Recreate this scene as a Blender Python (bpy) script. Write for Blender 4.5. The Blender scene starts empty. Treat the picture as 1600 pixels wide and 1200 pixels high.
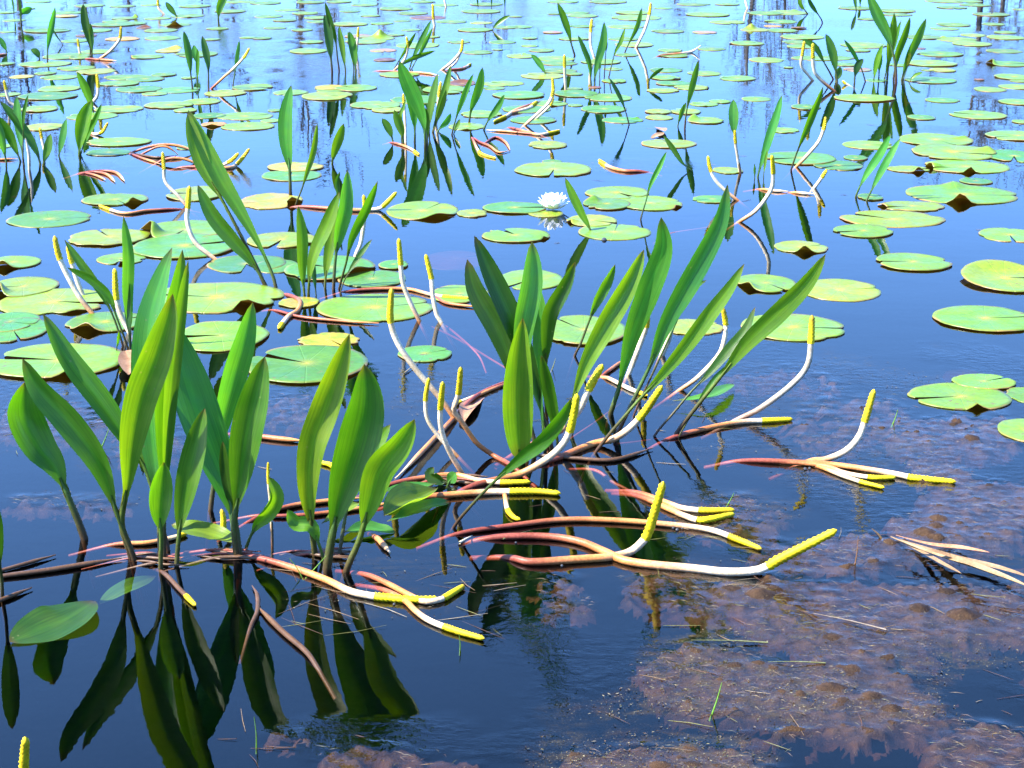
import bpy, math, random
import numpy as np
from mathutils import Vector, Matrix, noise as mnoise

random.seed(11)
rng = np.random.default_rng(7)
S = bpy.context.scene
COL = S.collection

# ------------------------------------------------------------------ camera, sky, sun, exposure
CAM_H, FPX, PITCH = 1.2, 2500.0, math.atan(800.0 / 2500.0)
cam_data = bpy.data.cameras.new('camera')
cam = bpy.data.objects.new('camera', cam_data)
COL.objects.link(cam)
cam.location = (0, 0, CAM_H)
cam.rotation_euler = (math.radians(90) - PITCH, 0, 0)
cam_data.sensor_width = 36.0
cam_data.lens = 36.0 * FPX / 1600.0
cam_data.clip_start = 0.05
cam_data.clip_end = 2000.0
S.camera = cam

SUN_EL, SUN_AZ = math.radians(50), math.radians(-105)     # azimuth measured from +Y (the view direction) clockwise
world = bpy.data.worlds.new('World')
S.world = world
world.use_nodes = True
wn = world.node_tree
bg = wn.nodes['Background']
sky = wn.nodes.new('ShaderNodeTexSky')
sky.sky_type = 'NISHITA'
sky.sun_disc = False
sky.sun_elevation = SUN_EL
sky.sun_rotation = SUN_AZ
sky.air_density = 0.68
sky.dust_density = 0.1
sky.ozone_density = 3.6
# very clear dry air: the whitening next to the horizon is kept low by reading the whole sky a little higher up
tc_ = wn.nodes.new('ShaderNodeTexCoord'); va_ = wn.nodes.new('ShaderNodeVectorMath'); va_.operation = 'ADD'
va_.inputs[1].default_value = (0, 0, .36)
vn_ = wn.nodes.new('ShaderNodeVectorMath'); vn_.operation = 'NORMALIZE'
wn.links.new(tc_.outputs['Generated'], va_.inputs[0]); wn.links.new(va_.outputs[0], vn_.inputs[0]); wn.links.new(vn_.outputs[0], sky.inputs['Vector'])
hs_ = wn.nodes.new('ShaderNodeHueSaturation'); hs_.inputs['Saturation'].default_value = 1.12
wn.links.new(sky.outputs[0], hs_.inputs['Color'])
wn.links.new(hs_.outputs[0], bg.inputs['Color'])
bg.inputs['Strength'].default_value = 0.15
sun_d = bpy.data.lights.new('sun', 'SUN')
sun_d.energy = 3.1
sun_d.angle = math.radians(0.5)
sun_d.color = (1.0, 0.95, 0.86)
sun = bpy.data.objects.new('sun', sun_d)
COL.objects.link(sun)
sdir = Vector((math.sin(SUN_AZ) * math.cos(SUN_EL), math.cos(SUN_AZ) * math.cos(SUN_EL), math.sin(SUN_EL)))
sun.rotation_euler = sdir.to_track_quat('Z', 'Y').to_euler()
S.view_settings.view_transform = 'Standard'
S.view_settings.look = 'None'
S.view_settings.gamma = 1.0
S.view_settings.use_curve_mapping = False
S.view_settings.exposure = 3.2
S.render.engine = 'CYCLES'
S.cycles.use_denoising = True
S.cycles.max_bounces = 8
S.cycles.transparent_max_bounces = 12
S.cycles.caustics_reflective = False
S.cycles.caustics_refractive = False
S.cycles.sample_clamp_indirect = 6.0

# ------------------------------------------------------------------ helpers
cp, sp_ = math.cos(PITCH), math.sin(PITCH)
FW = Vector((0, cp, -sp_)); UP = Vector((0, sp_, cp)); CAMP = Vector((0, 0, CAM_H))

def ray(px, py):
    return FW + Vector(((px - 800) / FPX, 0, 0)) + UP * (-(py - 600) / FPX)

def ground(px, py, z=0.0):
    """the point of the water (or of the level z) that the photograph shows at this place"""
    d = ray(px, py)
    t = (CAM_H - z) / -d.z
    return CAMP + d * t

def rise(px, py, y0, lean=0.0):
    """a point above the water on the upright plane through y0 that leans by `lean`"""
    d = ray(px, py)
    t = (y0 + lean * CAM_H) / (d.y - lean * d.z)
    return CAMP + d * t

def mpp(P):
    """metres per photo pixel at P"""
    return (P - CAMP).dot(FW) / FPX

def lerp(a, b, t): return a + (b - a) * t
def smooth(a, b, x):
    t = min(1.0, max(0.0, (x - a) / (b - a)))
    return t * t * (3 - 2 * t)

def catmull(pts, n):
    """resample a polyline of Vectors to n+1 points evenly along a Catmull-Rom curve"""
    P = [pts[0] * 2 - pts[1]] + list(pts) + [pts[-1] * 2 - pts[-2]]
    out = []
    for i in range(1, len(P) - 2):
        a, b, c, d = P[i - 1], P[i], P[i + 1], P[i + 2]
        for k in range(12):
            t = k / 12.0
            out.append(0.5 * ((2 * b) + (c - a) * t + (2 * a - 5 * b + 4 * c - d) * t * t + (3 * b - a - 3 * c + d) * t ** 3))
    out.append(pts[-1].copy())
    L = [0.0]
    for i in range(1, len(out)): L.append(L[-1] + (out[i] - out[i - 1]).length)
    res, j = [], 0
    for k in range(n + 1):
        s = L[-1] * k / n
        while j < len(L) - 2 and L[j + 1] < s: j += 1
        u = (s - L[j]) / max(1e-9, L[j + 1] - L[j])
        res.append(out[j].lerp(out[j + 1], min(1, max(0, u))))
    return res, L[-1]

def mesh_obj(name, V, F, mat, cols=None, uvs=None, parent=None, smoothf=True):
    me = bpy.data.meshes.new(name)
    me.from_pydata([tuple(v) for v in V], [], F)
    if cols is not None:
        ca = me.color_attributes.new('Col', 'FLOAT_COLOR', 'POINT')
        ca.data.foreach_set('color', np.array([(c[0], c[1], c[2], 1.0) for c in cols], dtype=np.float32).ravel())
    if uvs is not None:
        ul = me.uv_layers.new(name='UVMap')
        li = np.zeros(len(me.loops), dtype=np.int32)
        me.loops.foreach_get('vertex_index', li)
        ul.data.foreach_set('uv', np.array(uvs, dtype=np.float32)[li].ravel())
    if smoothf: me.polygons.foreach_set('use_smooth', [True] * len(me.polygons))
    me.materials.append(mat)
    me.update()
    o = bpy.data.objects.new(name, me)
    COL.objects.link(o)
    if parent is not None:
        o.parent = parent
        o.matrix_parent_inverse = Matrix.Translation(-parent.location)
    return o

def tag(o, label=None, cat=None, group=None, kind=None):
    if label: o['label'] = label
    if cat: o['category'] = cat
    if group: o['group'] = group
    if kind: o['kind'] = kind
    return o

def empty(name, loc, label, cat, group=None):
    o = bpy.data.objects.new(name, None)
    o.location = loc
    o.empty_display_size = 0.05
    COL.objects.link(o)
    return tag(o, label, cat, group)

# smooth value noise on arrays
_T = rng.random((256, 256))
def vnoise(x, y):
    xi = np.floor(x).astype(int); yi = np.floor(y).astype(int)
    fx = x - xi; fy = y - yi
    fx = fx * fx * (3 - 2 * fx); fy = fy * fy * (3 - 2 * fy)
    a = _T[xi & 255, yi & 255]; b = _T[(xi + 1) & 255, yi & 255]
    c = _T[xi & 255, (yi + 1) & 255]; d = _T[(xi + 1) & 255, (yi + 1) & 255]
    return (a * (1 - fx) + b * fx) * (1 - fy) + (c * (1 - fx) + d * fx) * fy
def fbm(x, y, o=4):
    s = 0; w = 0
    for k in range(o):
        s = s + vnoise(x * 2 ** k + 17.3 * k, y * 2 ** k + 5.1 * k) * .5 ** k; w += .5 ** k
    return s / w

# ------------------------------------------------------------------ materials
def newmat(name):
    m = bpy.data.materials.new(name); m.use_nodes = True
    nt = m.node_tree
    for n in list(nt.nodes): nt.nodes.remove(n)
    return m, nt, nt.nodes.new('ShaderNodeOutputMaterial')
def N(nt, t, **kw):
    n = nt.nodes.new(t)
    for k, v in kw.items():
        if k.startswith('i_'):
            n.inputs[k[2:].replace('_', ' ')].default_value = v
        else: setattr(n, k, v)
    return n
def mixc(nt, fac, a, b, mode='MIX'):
    n = nt.nodes.new('ShaderNodeMix'); n.data_type = 'RGBA'; n.blend_type = mode
    for s, v in ((0, fac), (6, a), (7, b)):
        if hasattr(v, 'is_output'): nt.links.new(v, n.inputs[s])
        elif s == 0: n.inputs[0].default_value = v
        else: n.inputs[s].default_value = (*v[:3], 1)
    return n.outputs[2]
def math_(nt, op, a, b=0.0, clamp=False):
    n = nt.nodes.new('ShaderNodeMath'); n.operation = op; n.use_clamp = clamp
    for s, v in ((0, a), (1, b)):
        if hasattr(v, 'is_output'): nt.links.new(v, n.inputs[s])
        else: n.inputs[s].default_value = v
    return n.outputs[0]
def mapr(nt, v, a, b, c=0.0, d=1.0):
    n = nt.nodes.new('ShaderNodeMapRange'); n.interpolation_type = 'SMOOTHSTEP'
    nt.links.new(v, n.inputs[0])
    for i, x in zip((1, 2, 3, 4), (a, b, c, d)): n.inputs[i].default_value = x
    return n.outputs[0]
def noise_(nt, vec, scale, detail=4, rough=0.55, out=0):
    n = nt.nodes.new('ShaderNodeTexNoise'); n.inputs['Scale'].default_value = scale
    n.inputs['Detail'].default_value = detail; n.inputs['Roughness'].default_value = rough
    if vec is not None: nt.links.new(vec, n.inputs['Vector'])
    return n.outputs[out]
def vecscale(nt, vec, s):
    n = nt.nodes.new('ShaderNodeMapping'); n.inputs['Scale'].default_value = s
    nt.links.new(vec, n.inputs['Vector']); return n.outputs[0]

# --- leaf of the golden club (upright blades)
def make_leaf_mat():
    m, nt, out = newmat('golden_club_leaf')
    col = N(nt, 'ShaderNodeVertexColor', layer_name='Col').outputs[0]
    uv = N(nt, 'ShaderNodeUVMap').outputs[0]
    geo = N(nt, 'ShaderNodeNewGeometry')
    pos = geo.outputs['Position']
    # parallel veins along the blade
    vs = vecscale(nt, uv, (26, 0.7, 1))
    vein = noise_(nt, vs, 1.0, 2, 0.5)
    vein2 = noise_(nt, vecscale(nt, uv, (70, 1.2, 1)), 1.0, 1)
    blot = noise_(nt, pos, 22, 3)
    c1 = mixc(nt, mapr(nt, vein, .3, .7), (0.82, 0.85, 0.8), (1.15, 1.12, 1.08))
    c2 = mixc(nt, mapr(nt, vein2, .35, .65), (0.9, 0.92, 0.9), (1.08, 1.06, 1.0))
    c = mixc(nt, 1.0, col, c1, 'MULTIPLY'); c = mixc(nt, 1.0, c, c2, 'MULTIPLY')
    c = mixc(nt, mapr(nt, blot, .35, .7), c, mixc(nt, 1.0, c, (1.25, 1.08, .7), 'MULTIPLY'))
    # dried splash marks
    spk = N(nt, 'ShaderNodeTexVoronoi', i_Scale=48.0); nt.links.new(pos, spk.inputs['Vector'])
    sel = noise_(nt, pos, 9, 1)
    spot = math_(nt, 'MULTIPLY', mapr(nt, spk.outputs[0], .13, .07), mapr(nt, sel, .5, .58))
    c = mixc(nt, math_(nt, 'MULTIPLY', spot, .6), c, (.13, .14, .06))
    # the underside is paler and duller
    c = mixc(nt, math_(nt, 'MULTIPLY', geo.outputs['Backfacing'], 0.35), c, (.12, .2, .07))
    p = N(nt, 'ShaderNodeBsdfPrincipled', i_Roughness=0.36, i_IOR=1.45)
    p.inputs['Specular IOR Level'].default_value = 0.45
    nt.links.new(c, p.inputs['Base Color'])
    bump = N(nt, 'ShaderNodeBump', i_Strength=0.35, i_Distance=0.0012)
    nt.links.new(vein, bump.inputs['Height']); nt.links.new(bump.outputs[0], p.inputs['Normal'])
    rr = mapr(nt, blot, .3, .7, .28, .46); nt.links.new(rr, p.inputs['Roughness'])
    tr = N(nt, 'ShaderNodeBsdfTranslucent')
    tc = mixc(nt, 1.0, c, (2.2, 2.1, .4), 'MULTIPLY'); nt.links.new(tc, tr.inputs['Color'])
    mx = N(nt, 'ShaderNodeMixShader'); mx.inputs[0].default_value = 0.46
    nt.links.new(p.outputs[0], mx.inputs[1]); nt.links.new(tr.outputs[0], mx.inputs[2])
    nt.links.new(mx.outputs[0], out.inputs[0])
    return m

def make_stalk_mat(name, rough, bumps):
    m, nt, out = newmat(name)
    col = N(nt, 'ShaderNodeVertexColor', layer_name='Col').outputs[0]
    pos = N(nt, 'ShaderNodeNewGeometry').outputs['Position']
    n1 = noise_(nt, pos, 230, 4, .7); n2 = noise_(nt, pos, 25, 3)
    c = mixc(nt, 1.0, col, mixc(nt, mapr(nt, n1, .3, .7), (.7, .66, .6), (1.15, 1.15, 1.15)), 'MULTIPLY')
    c = mixc(nt, 1.0, c, mixc(nt, mapr(nt, n2, .3, .7), (.78, .7, .62), (1.12, 1.1, 1.1)), 'MULTIPLY')
    p = N(nt, 'ShaderNodeBsdfPrincipled', i_Roughness=rough)
    p.inputs['Specular IOR Level'].default_value = 0.22
    nt.links.new(c, p.inputs['Base Color'])
    b = N(nt, 'ShaderNodeBump', i_Strength=bumps, i_Distance=0.001)
    nt.links.new(n1, b.inputs['Height']); nt.links.new(b.outputs[0], p.inputs['Normal'])
    nt.links.new(p.outputs[0], out.inputs[0])
    return m

def make_pad_mat():
    m, nt, out = newmat('lily_pad')
    col = N(nt, 'ShaderNodeVertexColor', layer_name='Col').outputs[0]
    uv = N(nt, 'ShaderNodeUVMap').outputs[0]
    sep = N(nt, 'ShaderNodeSeparateXYZ'); nt.links.new(uv, sep.inputs[0])
    r, a = sep.outputs[0], sep.outputs[1]
    geo = N(nt, 'ShaderNodeNewGeometry'); pos = geo.outputs['Position']
    # radiating veins
    fr = math_(nt, 'FRACT', math_(nt, 'MULTIPLY', a, 13.0))
    d = math_(nt, 'ABSOLUTE', math_(nt, 'SUBTRACT', fr, 0.5))
    vein = mapr(nt, math_(nt, 'MULTIPLY', d, r), 0.035, 0.0)
    blot = noise_(nt, pos, 14, 4); fine = noise_(nt, pos, 70, 4); big = noise_(nt, pos, 4, 2)
    c = mixc(nt, math_(nt, 'MULTIPLY', vein, .35), col, mixc(nt, 1.0, col, (1.6, 1.35, 1.1), 'MULTIPLY'))
    c = mixc(nt, mapr(nt, blot, .35, .75), c, mixc(nt, 1.0, c, (1.2, 1.08, .8), 'MULTIPLY'))
    c = mixc(nt, mapr(nt, big, .4, .75), c, mixc(nt, 1.0, c, (.84, .88, 1.0), 'MULTIPLY'))
    c = mixc(nt, 1.0, c, mixc(nt, mapr(nt, fine, .3, .7), (.86, .88, .85), (1.12, 1.1, 1.12)), 'MULTIPLY')
    # brown nibbles, more towards the rim
    sp1 = noise_(nt, pos, 55, 3); sp2 = noise_(nt, pos, 6, 2)
    spot = math_(nt, 'MULTIPLY', mapr(nt, sp1, .62, .67), mapr(nt, sp2, .46, .58))
    c = mixc(nt, math_(nt, 'MULTIPLY', spot, .85), c, (.09, .06, .025))
    edge = math_(nt, 'MULTIPLY', mapr(nt, r, .93, 1.0), mapr(nt, noise_(nt, pos, 11, 2), .45, .65))
    c = mixc(nt, math_(nt, 'MULTIPLY', edge, .75), c, (.2, .1, .04))
    under = mixc(nt, mapr(nt, blot, .3, .7), (.055, .022, .006), (.075, .055, .01))
    c = mixc(nt, geo.outputs['Backfacing'], c, under)
    p = N(nt, 'ShaderNodeBsdfPrincipled')
    p.inputs['Specular IOR Level'].default_value = 0.28
    nt.links.new(c, p.inputs['Base Color'])
    nt.links.new(mapr(nt, blot, .3, .7, .3, .5), p.inputs['Roughness'])
    h = math_(nt, 'ADD', math_(nt, 'MULTIPLY', blot, 1.0), math_(nt, 'ADD', math_(nt, 'MULTIPLY', vein, -.25), math_(nt, 'MULTIPLY', fine, .15)))
    b = N(nt, 'ShaderNodeBump', i_Strength=0.5, i_Distance=0.006)
    nt.links.new(h, b.inputs['Height']); nt.links.new(b.outputs[0], p.inputs['Normal'])
    tr = N(nt, 'ShaderNodeBsdfTranslucent')
    nt.links.new(mixc(nt, 1.0, c, (1.7, 1.6, .5), 'MULTIPLY'), tr.inputs['Color'])
    mx = N(nt, 'ShaderNodeMixShader'); mx.inputs[0].default_value = 0.15
    nt.links.new(p.outputs[0], mx.inputs[1]); nt.links.new(tr.outputs[0], mx.inputs[2])
    nt.links.new(mx.outputs[0], out.inputs[0])
    return m

def make_water_mat():
    m, nt, out = newmat('pond_water')
    pos = N(nt, 'ShaderNodeNewGeometry').outputs['Position']
    att = N(nt, 'ShaderNodeVertexColor', layer_name='Col').outputs[0]
    sep = N(nt, 'ShaderNodeSeparateColor'); nt.links.new(att, sep.inputs[0])
    rough, film, far = sep.outputs[0], sep.outputs[1], sep.outputs[2]
    w1 = noise_(nt, vecscale(nt, pos, (0.7, 1.5, 1)), 9, 2)
    w2 = noise_(nt, vecscale(nt, pos, (0.8, 1.1, 1)), 48, 3, .55)
    w3 = noise_(nt, vecscale(nt, pos, (0.35, 1, 1)), 1.3, 2)
    h = math_(nt, 'ADD', math_(nt, 'MULTIPLY', w1, 0.0003), math_(nt, 'MULTIPLY', math_(nt, 'MULTIPLY', w2, rough), 0.0026))
    h = math_(nt, 'ADD', h, math_(nt, 'MULTIPLY', w3, .002))
    b = N(nt, 'ShaderNodeBump', i_Strength=1.0, i_Distance=1.0)
    nt.links.new(h, b.inputs['Height'])
    fr = N(nt, 'ShaderNodeFresnel', i_IOR=1.333); nt.links.new(b.outputs[0], fr.inputs['Normal'])
    gl = N(nt, 'ShaderNodeBsdfGlossy', i_Roughness=0.0); nt.links.new(b.outputs[0], gl.inputs['Normal'])
    gl.inputs['Color'].default_value = (1, 1, 1, 1)
    tr = N(nt, 'ShaderNodeBsdfTransparent'); tr.inputs[0].default_value = (1, 1, 1, 1)
    m1 = N(nt, 'ShaderNodeMixShader')
    for a_, b_ in ((fr.outputs[0], m1.inputs[0]), (tr.outputs[0], m1.inputs[1]), (gl.outputs[0], m1.inputs[2])): nt.links.new(a_, b_)
    # pollen, dust and algal scum lying on the surface
    f1 = noise_(nt, vecscale(nt, pos, (1, 1.6, 1)), 26, 6, .7)
    f2 = noise_(nt, pos, 260, 3, .7)
    fm = math_(nt, 'MULTIPLY', film, math_(nt, 'ADD', mapr(nt, f1, .42, .70, 0, .5), mapr(nt, f2, .58, .72, 0, .55)), True)
    sc = N(nt, 'ShaderNodeBsdfDiffuse')
    fcol = mixc(nt, mapr(nt, f2, .6, .75), mixc(nt, mapr(nt, noise_(nt, pos, 8, 3), .35, .65), (.028, .017, .011), (.05, .04, .02)), (.34, .30, .18))
    nt.links.new(fcol, sc.inputs[0])
    m2 = N(nt, 'ShaderNodeMixShader')
    for a_, b_ in ((fm, m2.inputs[0]), (m1.outputs[0], m2.inputs[1]), (sc.outputs[0], m2.inputs[2])): nt.links.new(a_, b_)
    nt.links.new(m2.outputs[0], out.inputs[0])
    va = N(nt, 'ShaderNodeVolumeAbsorption', i_Density=24.0); va.inputs[0].default_value = (.60, .42, .28, 1)
    nt.links.new(va.outputs[0], out.inputs['Volume'])
    return m

def make_mat_noise(name, cols, scale, rough, bump=0.4, dist=.002, spec=.5):
    m, nt, out = newmat(name)
    pos = N(nt, 'ShaderNodeNewGeometry').outputs['Position']
    n1 = noise_(nt, pos, scale, 5, .65); n2 = noise_(nt, pos, scale * 9, 4, .75)
    c = mixc(nt, mapr(nt, n1, .35, .65), cols[0], cols[1])
    if len(cols) > 2: c = mixc(nt, mapr(nt, n2, .6, .72), c, cols[2])
    p = N(nt, 'ShaderNodeBsdfPrincipled', i_Roughness=rough)
    p.inputs['Specular IOR Level'].default_value = spec
    nt.links.new(c, p.inputs['Base Color'])
    b = N(nt, 'ShaderNodeBump', i_Strength=bump, i_Distance=dist)
    nt.links.new(n2, b.inputs['Height']); nt.links.new(b.outputs[0], p.inputs['Normal'])
    nt.links.new(p.outputs[0], out.inputs[0])
    return m

M_LEAF = make_leaf_mat()
M_STALK = make_stalk_mat('flower_stalk_skin', 0.42, .6)
M_SPADIX = make_stalk_mat('spadix_florets', 0.6, .6)
M_PAD = make_pad_mat()
M_WATER = make_water_mat()
M_ALGAE = make_mat_noise('wet_brown_algae', ((.010, .0045, .0018), (.034, .017, .007), (.13, .095, .045)), 30, .5, .8, .004, .12)
M_MUD = make_mat_noise('pond_mud', ((.02, .013, .008), (.045, .03, .016)), 6, .9, .4, .002, .1)
M_BARK = make_mat_noise('grey_bark', ((.04, .034, .03), (.08, .07, .06)), 9, .85, .8, .01)
M_BRUSH = make_mat_noise('dry_brush', ((.05, .045, .028), (.09, .08, .05)), 3, .9)
M_PETAL = make_mat_noise('white_petal', ((.8, .8, .78), (.86, .86, .84)), 60, .45, .1)
M_STAMEN = make_mat_noise('yellow_stamen', ((.75, .5, .03), (.8, .62, .08)), 60, .6)
M_REED = make_stalk_mat('dry_reed', 0.55, .6)

# ------------------------------------------------------------------ water surface masks
# every ellipse is a patch of the pond: (cx, cy, rx, ry, strength) in photo pixels, turned into metres on the water
def to_px(X, Y):
    """where points of the water surface lie relative to the survey grid of the patches"""
    dy = Y * cp + CAM_H * sp_
    return 800 + FPX * X / dy, 600 - FPX * (Y * sp_ - CAM_H * cp) / dy

def mask(X, Y, ells, jag=.35, sc=9.0, soft=.22):
    px, py = to_px(X, Y)
    n = (fbm(X * sc + 40, Y * sc * .8 + 60, 4) - .5) * 2
    m = np.zeros_like(X)
    for (cx, cy, rx, ry, st) in ells:
        q = np.sqrt(((px - cx) / rx) ** 2 + ((py - cy) / ry) ** 2) + n * jag
        v = np.clip((1.0 - q) / soft, 0, 1)
        v = v * v * (3 - 2 * v)
        if st > 0: m = np.maximum(m, v * st)
        else: m = m * (1 - v * -st)
    return m

MATS = [(1150, 800, 130, 34, .5), (1330, 660, 160, 50, .5), (60, 650, 130, 52, .48), (230, 690, 80, 45, .5), (110, 785, 110, 16, .45), (450, 640, 70, 36, .42), (1200, 590, 120, 24, .4), (870, 905, 60, 26, .5), (1060, 900, 90, 24, .5), (1250, 1090, 270, 80, 1), (1450, 960, 300, 90, .95), (1050, 1190, 220, 48, 1), (1560, 1180, 120, 60, 1),
        (1480, 680, 130, 45, .8), (1520, 800, 150, 90, .95), (1330, 860, 170, 40, .8), (1250, 930, 180, 60, .95), (1080, 930, 110, 28, .55),
        (1090, 1050, 110, 60, .9), (880, 940, 60, 20, .4), (1560, 1090, 75, 38, -1), (1110, 1130, 150, 16, -1), (1260, 1175, 85, 30, -.9), (1385, 775, 70, 30, -.9),
        (570, 1180, 110, 32, .75), (690, 1190, 90, 26, .5), (450, 1150, 50, 18, .45), (1040, 1170, 30, 14, 0.8)]
RIPPLES = [(1300, 600, 260, 60, .5), (1420, 720, 230, 90, .6), (60, 640, 150, 80, .5), (150, 780, 130, 22, .35), (220, 690, 130, 60, .5),
           (450, 640, 90, 60, .45), (700, 610, 90, 40, .35), (1130, 800, 120, 50, .5), (1050, 900, 130, 40, .4), (600, 1150, 200, 45, .8), (780, 1170, 130, 30, .6), (1250, 1000, 400, 180, .75), (1080, 1190, 220, 40, .7),
           (1300, 860, 300, 40, .6), (390, 275, 90, 22, .35), (160, 262, 70, 12, .3), (1000, 255, 120, 18, .25), (640, 570, 120, 20, .25), (1150, 545, 180, 30, .35),
           (300, 60, 300, 60, .4), (520, 100, 120, 60, .4), (1560, 110, 80, 60, .4), (820, 20, 300, 25, .4), (1180, 140, 60, 12, .3), (1480, 200, 60, 6, .2)]
FILM = [(700, 620, 120, 40, .35), (1130, 800, 150, 40, .45), (1050, 890, 150, 36, .5), (620, 880, 160, 30, .3), (1350, 700, 220, 70, .4), (1200, 640, 180, 40, .35), (580, 940, 140, 30, .25), (1250, 1090, 280, 80, .85), (1080, 1180, 200, 40, .8), (1120, 1030, 150, 50, .8), (1400, 1000, 220, 60, .45), (1500, 880, 120, 50, .3), (880, 950, 70, 26, .4),
        (60, 640, 140, 60, .22), (150, 780, 120, 16, .3), (220, 690, 110, 50, .25), (450, 640, 70, 40, .22), (1300, 590, 200, 40, .22),
        (360, 288, 120, 16, .35), (160, 262, 70, 12, .3), (450, 200, 110, 14, .3), (990, 256, 100, 12, .25), (300, 45, 330, 45, .9), (60, 68, 70, 12, .8),
        (620, 40, 300, 50, .85), (470, 105, 120, 22, .8), (1380, 120, 120, 10, .3), (1240, 125, 90, 16, .3), (1570, 140, 60, 14, .3), (1180, 140, 60, 10, .3), (900, 15, 300, 16, .7),
        (1350, 38, 120, 8, .6), (760, 110, 60, 12, .5), (780, 140, 60, 8, .3), (1480, 203, 80, 6, .25), (800, 905, 40, 12, .3),
        (1560, 1090, 75, 38, -1), (1110, 1130, 130, 14, -.8)]

def axis(parts):
    out = []
    for a, b, st in parts:
        n = max(1, int(round((b - a) / st)))
        out += list(np.linspace(a, b, n, endpoint=False))
    return out
gx = np.arange(-1.2, 1.45, .005); gy = np.arange(1.9, 4.4, .005)
GX, GY = np.meshgrid(gx, gy)
mk = mask(GX, GY, MATS, .5, 9, .35)
lump = np.zeros_like(GX)
for _ in range(12000):
    x, y = rng.uniform(-1.2, 1.45), rng.uniform(1.9, 4.4)
    i, j = int((y - 1.9) / .005), int((x + 1.2) / .005)
    if i < 1 or j < 1 or i >= GX.shape[0] - 1 or j >= GX.shape[1] - 1 or mk[i, j] < .3: continue
    r = rng.choice([.005, .007, .010, .018], p=[.4, .35, .21, .04]) * rng.uniform(.8, 1.25)
    e = int(r * 3.2 / .005) + 2
    a, b_, c, d = max(0, i - e), i + e, max(0, j - e), j + e
    sx = rng.uniform(.6, 1.0)
    q = ((GX[a:b_, c:d] - x) / r * sx) ** 2 + ((GY[a:b_, c:d] - y) / r) ** 2
    lump[a:b_, c:d] = np.maximum(lump[a:b_, c:d], r ** .8 * .28 * np.exp(-q * .8))
wave_z = lump * .28 * mk
mk = np.clip(mk + (fbm(GX * 45, GY * 45, 4) - .5) * 1.3 * (mk < .9) * (mk > .02), 0, 1)
alg_z = -.0080 + (fbm(GX * 110, GY * 110, 3) - .5) * .005 + (fbm(GX * 9 + 3, GY * 9, 3) - .5) * .010 + lump * 1.5 + (fbm(GX * 170, GY * 170, 2) - .5) * .002 - (1 - mk) * .03
xs = np.array(axis([(-400, -100, 60), (-100, -20, 10), (-20, -5, 1.0), (-5, -1.6, .05), (-1.6, -1.2, .012), (-1.2, 1.45, .006), (1.45, 1.7, .012), (1.7, 5, .05), (5, 20, 1.0), (20, 100, 10), (100, 401, 60)]) + [400.])
ys = np.array(axis([(-60, 0, 20), (0, 1.6, .4), (1.6, 1.9, .012), (1.9, 4.4, .006), (4.4, 5, .012), (5, 9, .03), (9, 18, .08), (18, 40, 2), (40, 150, 20)]) + [150.])
XX, YY = np.meshgrid(xs, ys)
near = (YY > 1.5) & (YY < 19) & (np.abs(XX) < 5.2)
rM = np.zeros_like(XX); fM = np.zeros_like(XX)
xn, yn = XX[near], YY[near]
mats_n = mask(xn, yn, MATS, .5, 9, .35)
rM[near] = np.maximum(mask(xn, yn, RIPPLES, 1.1, 4, .5), mats_n * .5)
fM[near] = mask(xn, yn, FILM, .9, 7, .45)
nx, ny = len(xs), len(ys)
ZZ = np.zeros_like(XX)
inl = (XX > -1.19) & (XX < 1.43) & (YY > 1.91) & (YY < 4.38)
u_ = (XX[inl] + 1.2) / .005; v_ = (YY[inl] - 1.9) / .005
i0, j0 = v_.astype(int), u_.astype(int); fu, fv_ = u_ - j0, v_ - i0
ZZ[inl] = (wave_z[i0, j0] * (1 - fu) + wave_z[i0, j0 + 1] * fu) * (1 - fv_) + (wave_z[i0 + 1, j0] * (1 - fu) + wave_z[i0 + 1, j0 + 1] * fu) * fv_
V = np.stack([XX.ravel(), YY.ravel(), ZZ.ravel()], 1)
idx = np.arange(nx * ny).reshape(ny, nx)
Q = np.stack([idx[:-1, :-1], idx[:-1, 1:], idx[1:, 1:], idx[1:, :-1]], -1).reshape(-1, 4)
# sides and bottom close the body of water
per = list(idx[0, :]) + list(idx[1:, -1]) + list(idx[-1, -2::-1]) + list(idx[-2:0:-1, 0])
nb = len(V)
Vb = V[per].copy(); Vb[:, 2] = -1.4
V = np.concatenate([V, Vb])
me = bpy.data.meshes.new('pond_water')
nf = len(Q); k = len(per)
side = np.array([(per[i], nb + i, nb + (i + 1) % k, per[(i + 1) % k]) for i in range(k)])
loops = np.concatenate([Q.ravel(), side.ravel(), np.arange(nb + k - 1, nb - 1, -1)]).astype(np.int32)
starts = np.concatenate([np.arange(nf + k) * 4, [4 * (nf + k)]]).astype(np.int32)
me.vertices.add(len(V)); me.vertices.foreach_set('co', V.astype(np.float32).ravel())
me.loops.add(len(loops)); me.loops.foreach_set('vertex_index', loops)
me.polygons.add(nf + k + 1); me.polygons.foreach_set('loop_start', starts)
me.polygons.foreach_set('use_smooth', np.array([True] * nf + [False] * (k + 1)))
me.update(calc_edges=True)
ca = me.color_attributes.new('Col', 'FLOAT_COLOR', 'POINT')
cc = np.zeros((len(V), 4), dtype=np.float32); cc[:, 3] = 1
cc[:nb, 0] = rM.ravel(); cc[:nb, 1] = fM.ravel()
ca.data.foreach_set('color', cc.ravel())
me.materials.append(M_WATER)
water = bpy.data.objects.new('pond_water', me); COL.objects.link(water)
tag(water, 'calm dark pond water mirroring the blue sky', kind='structure')

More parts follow.
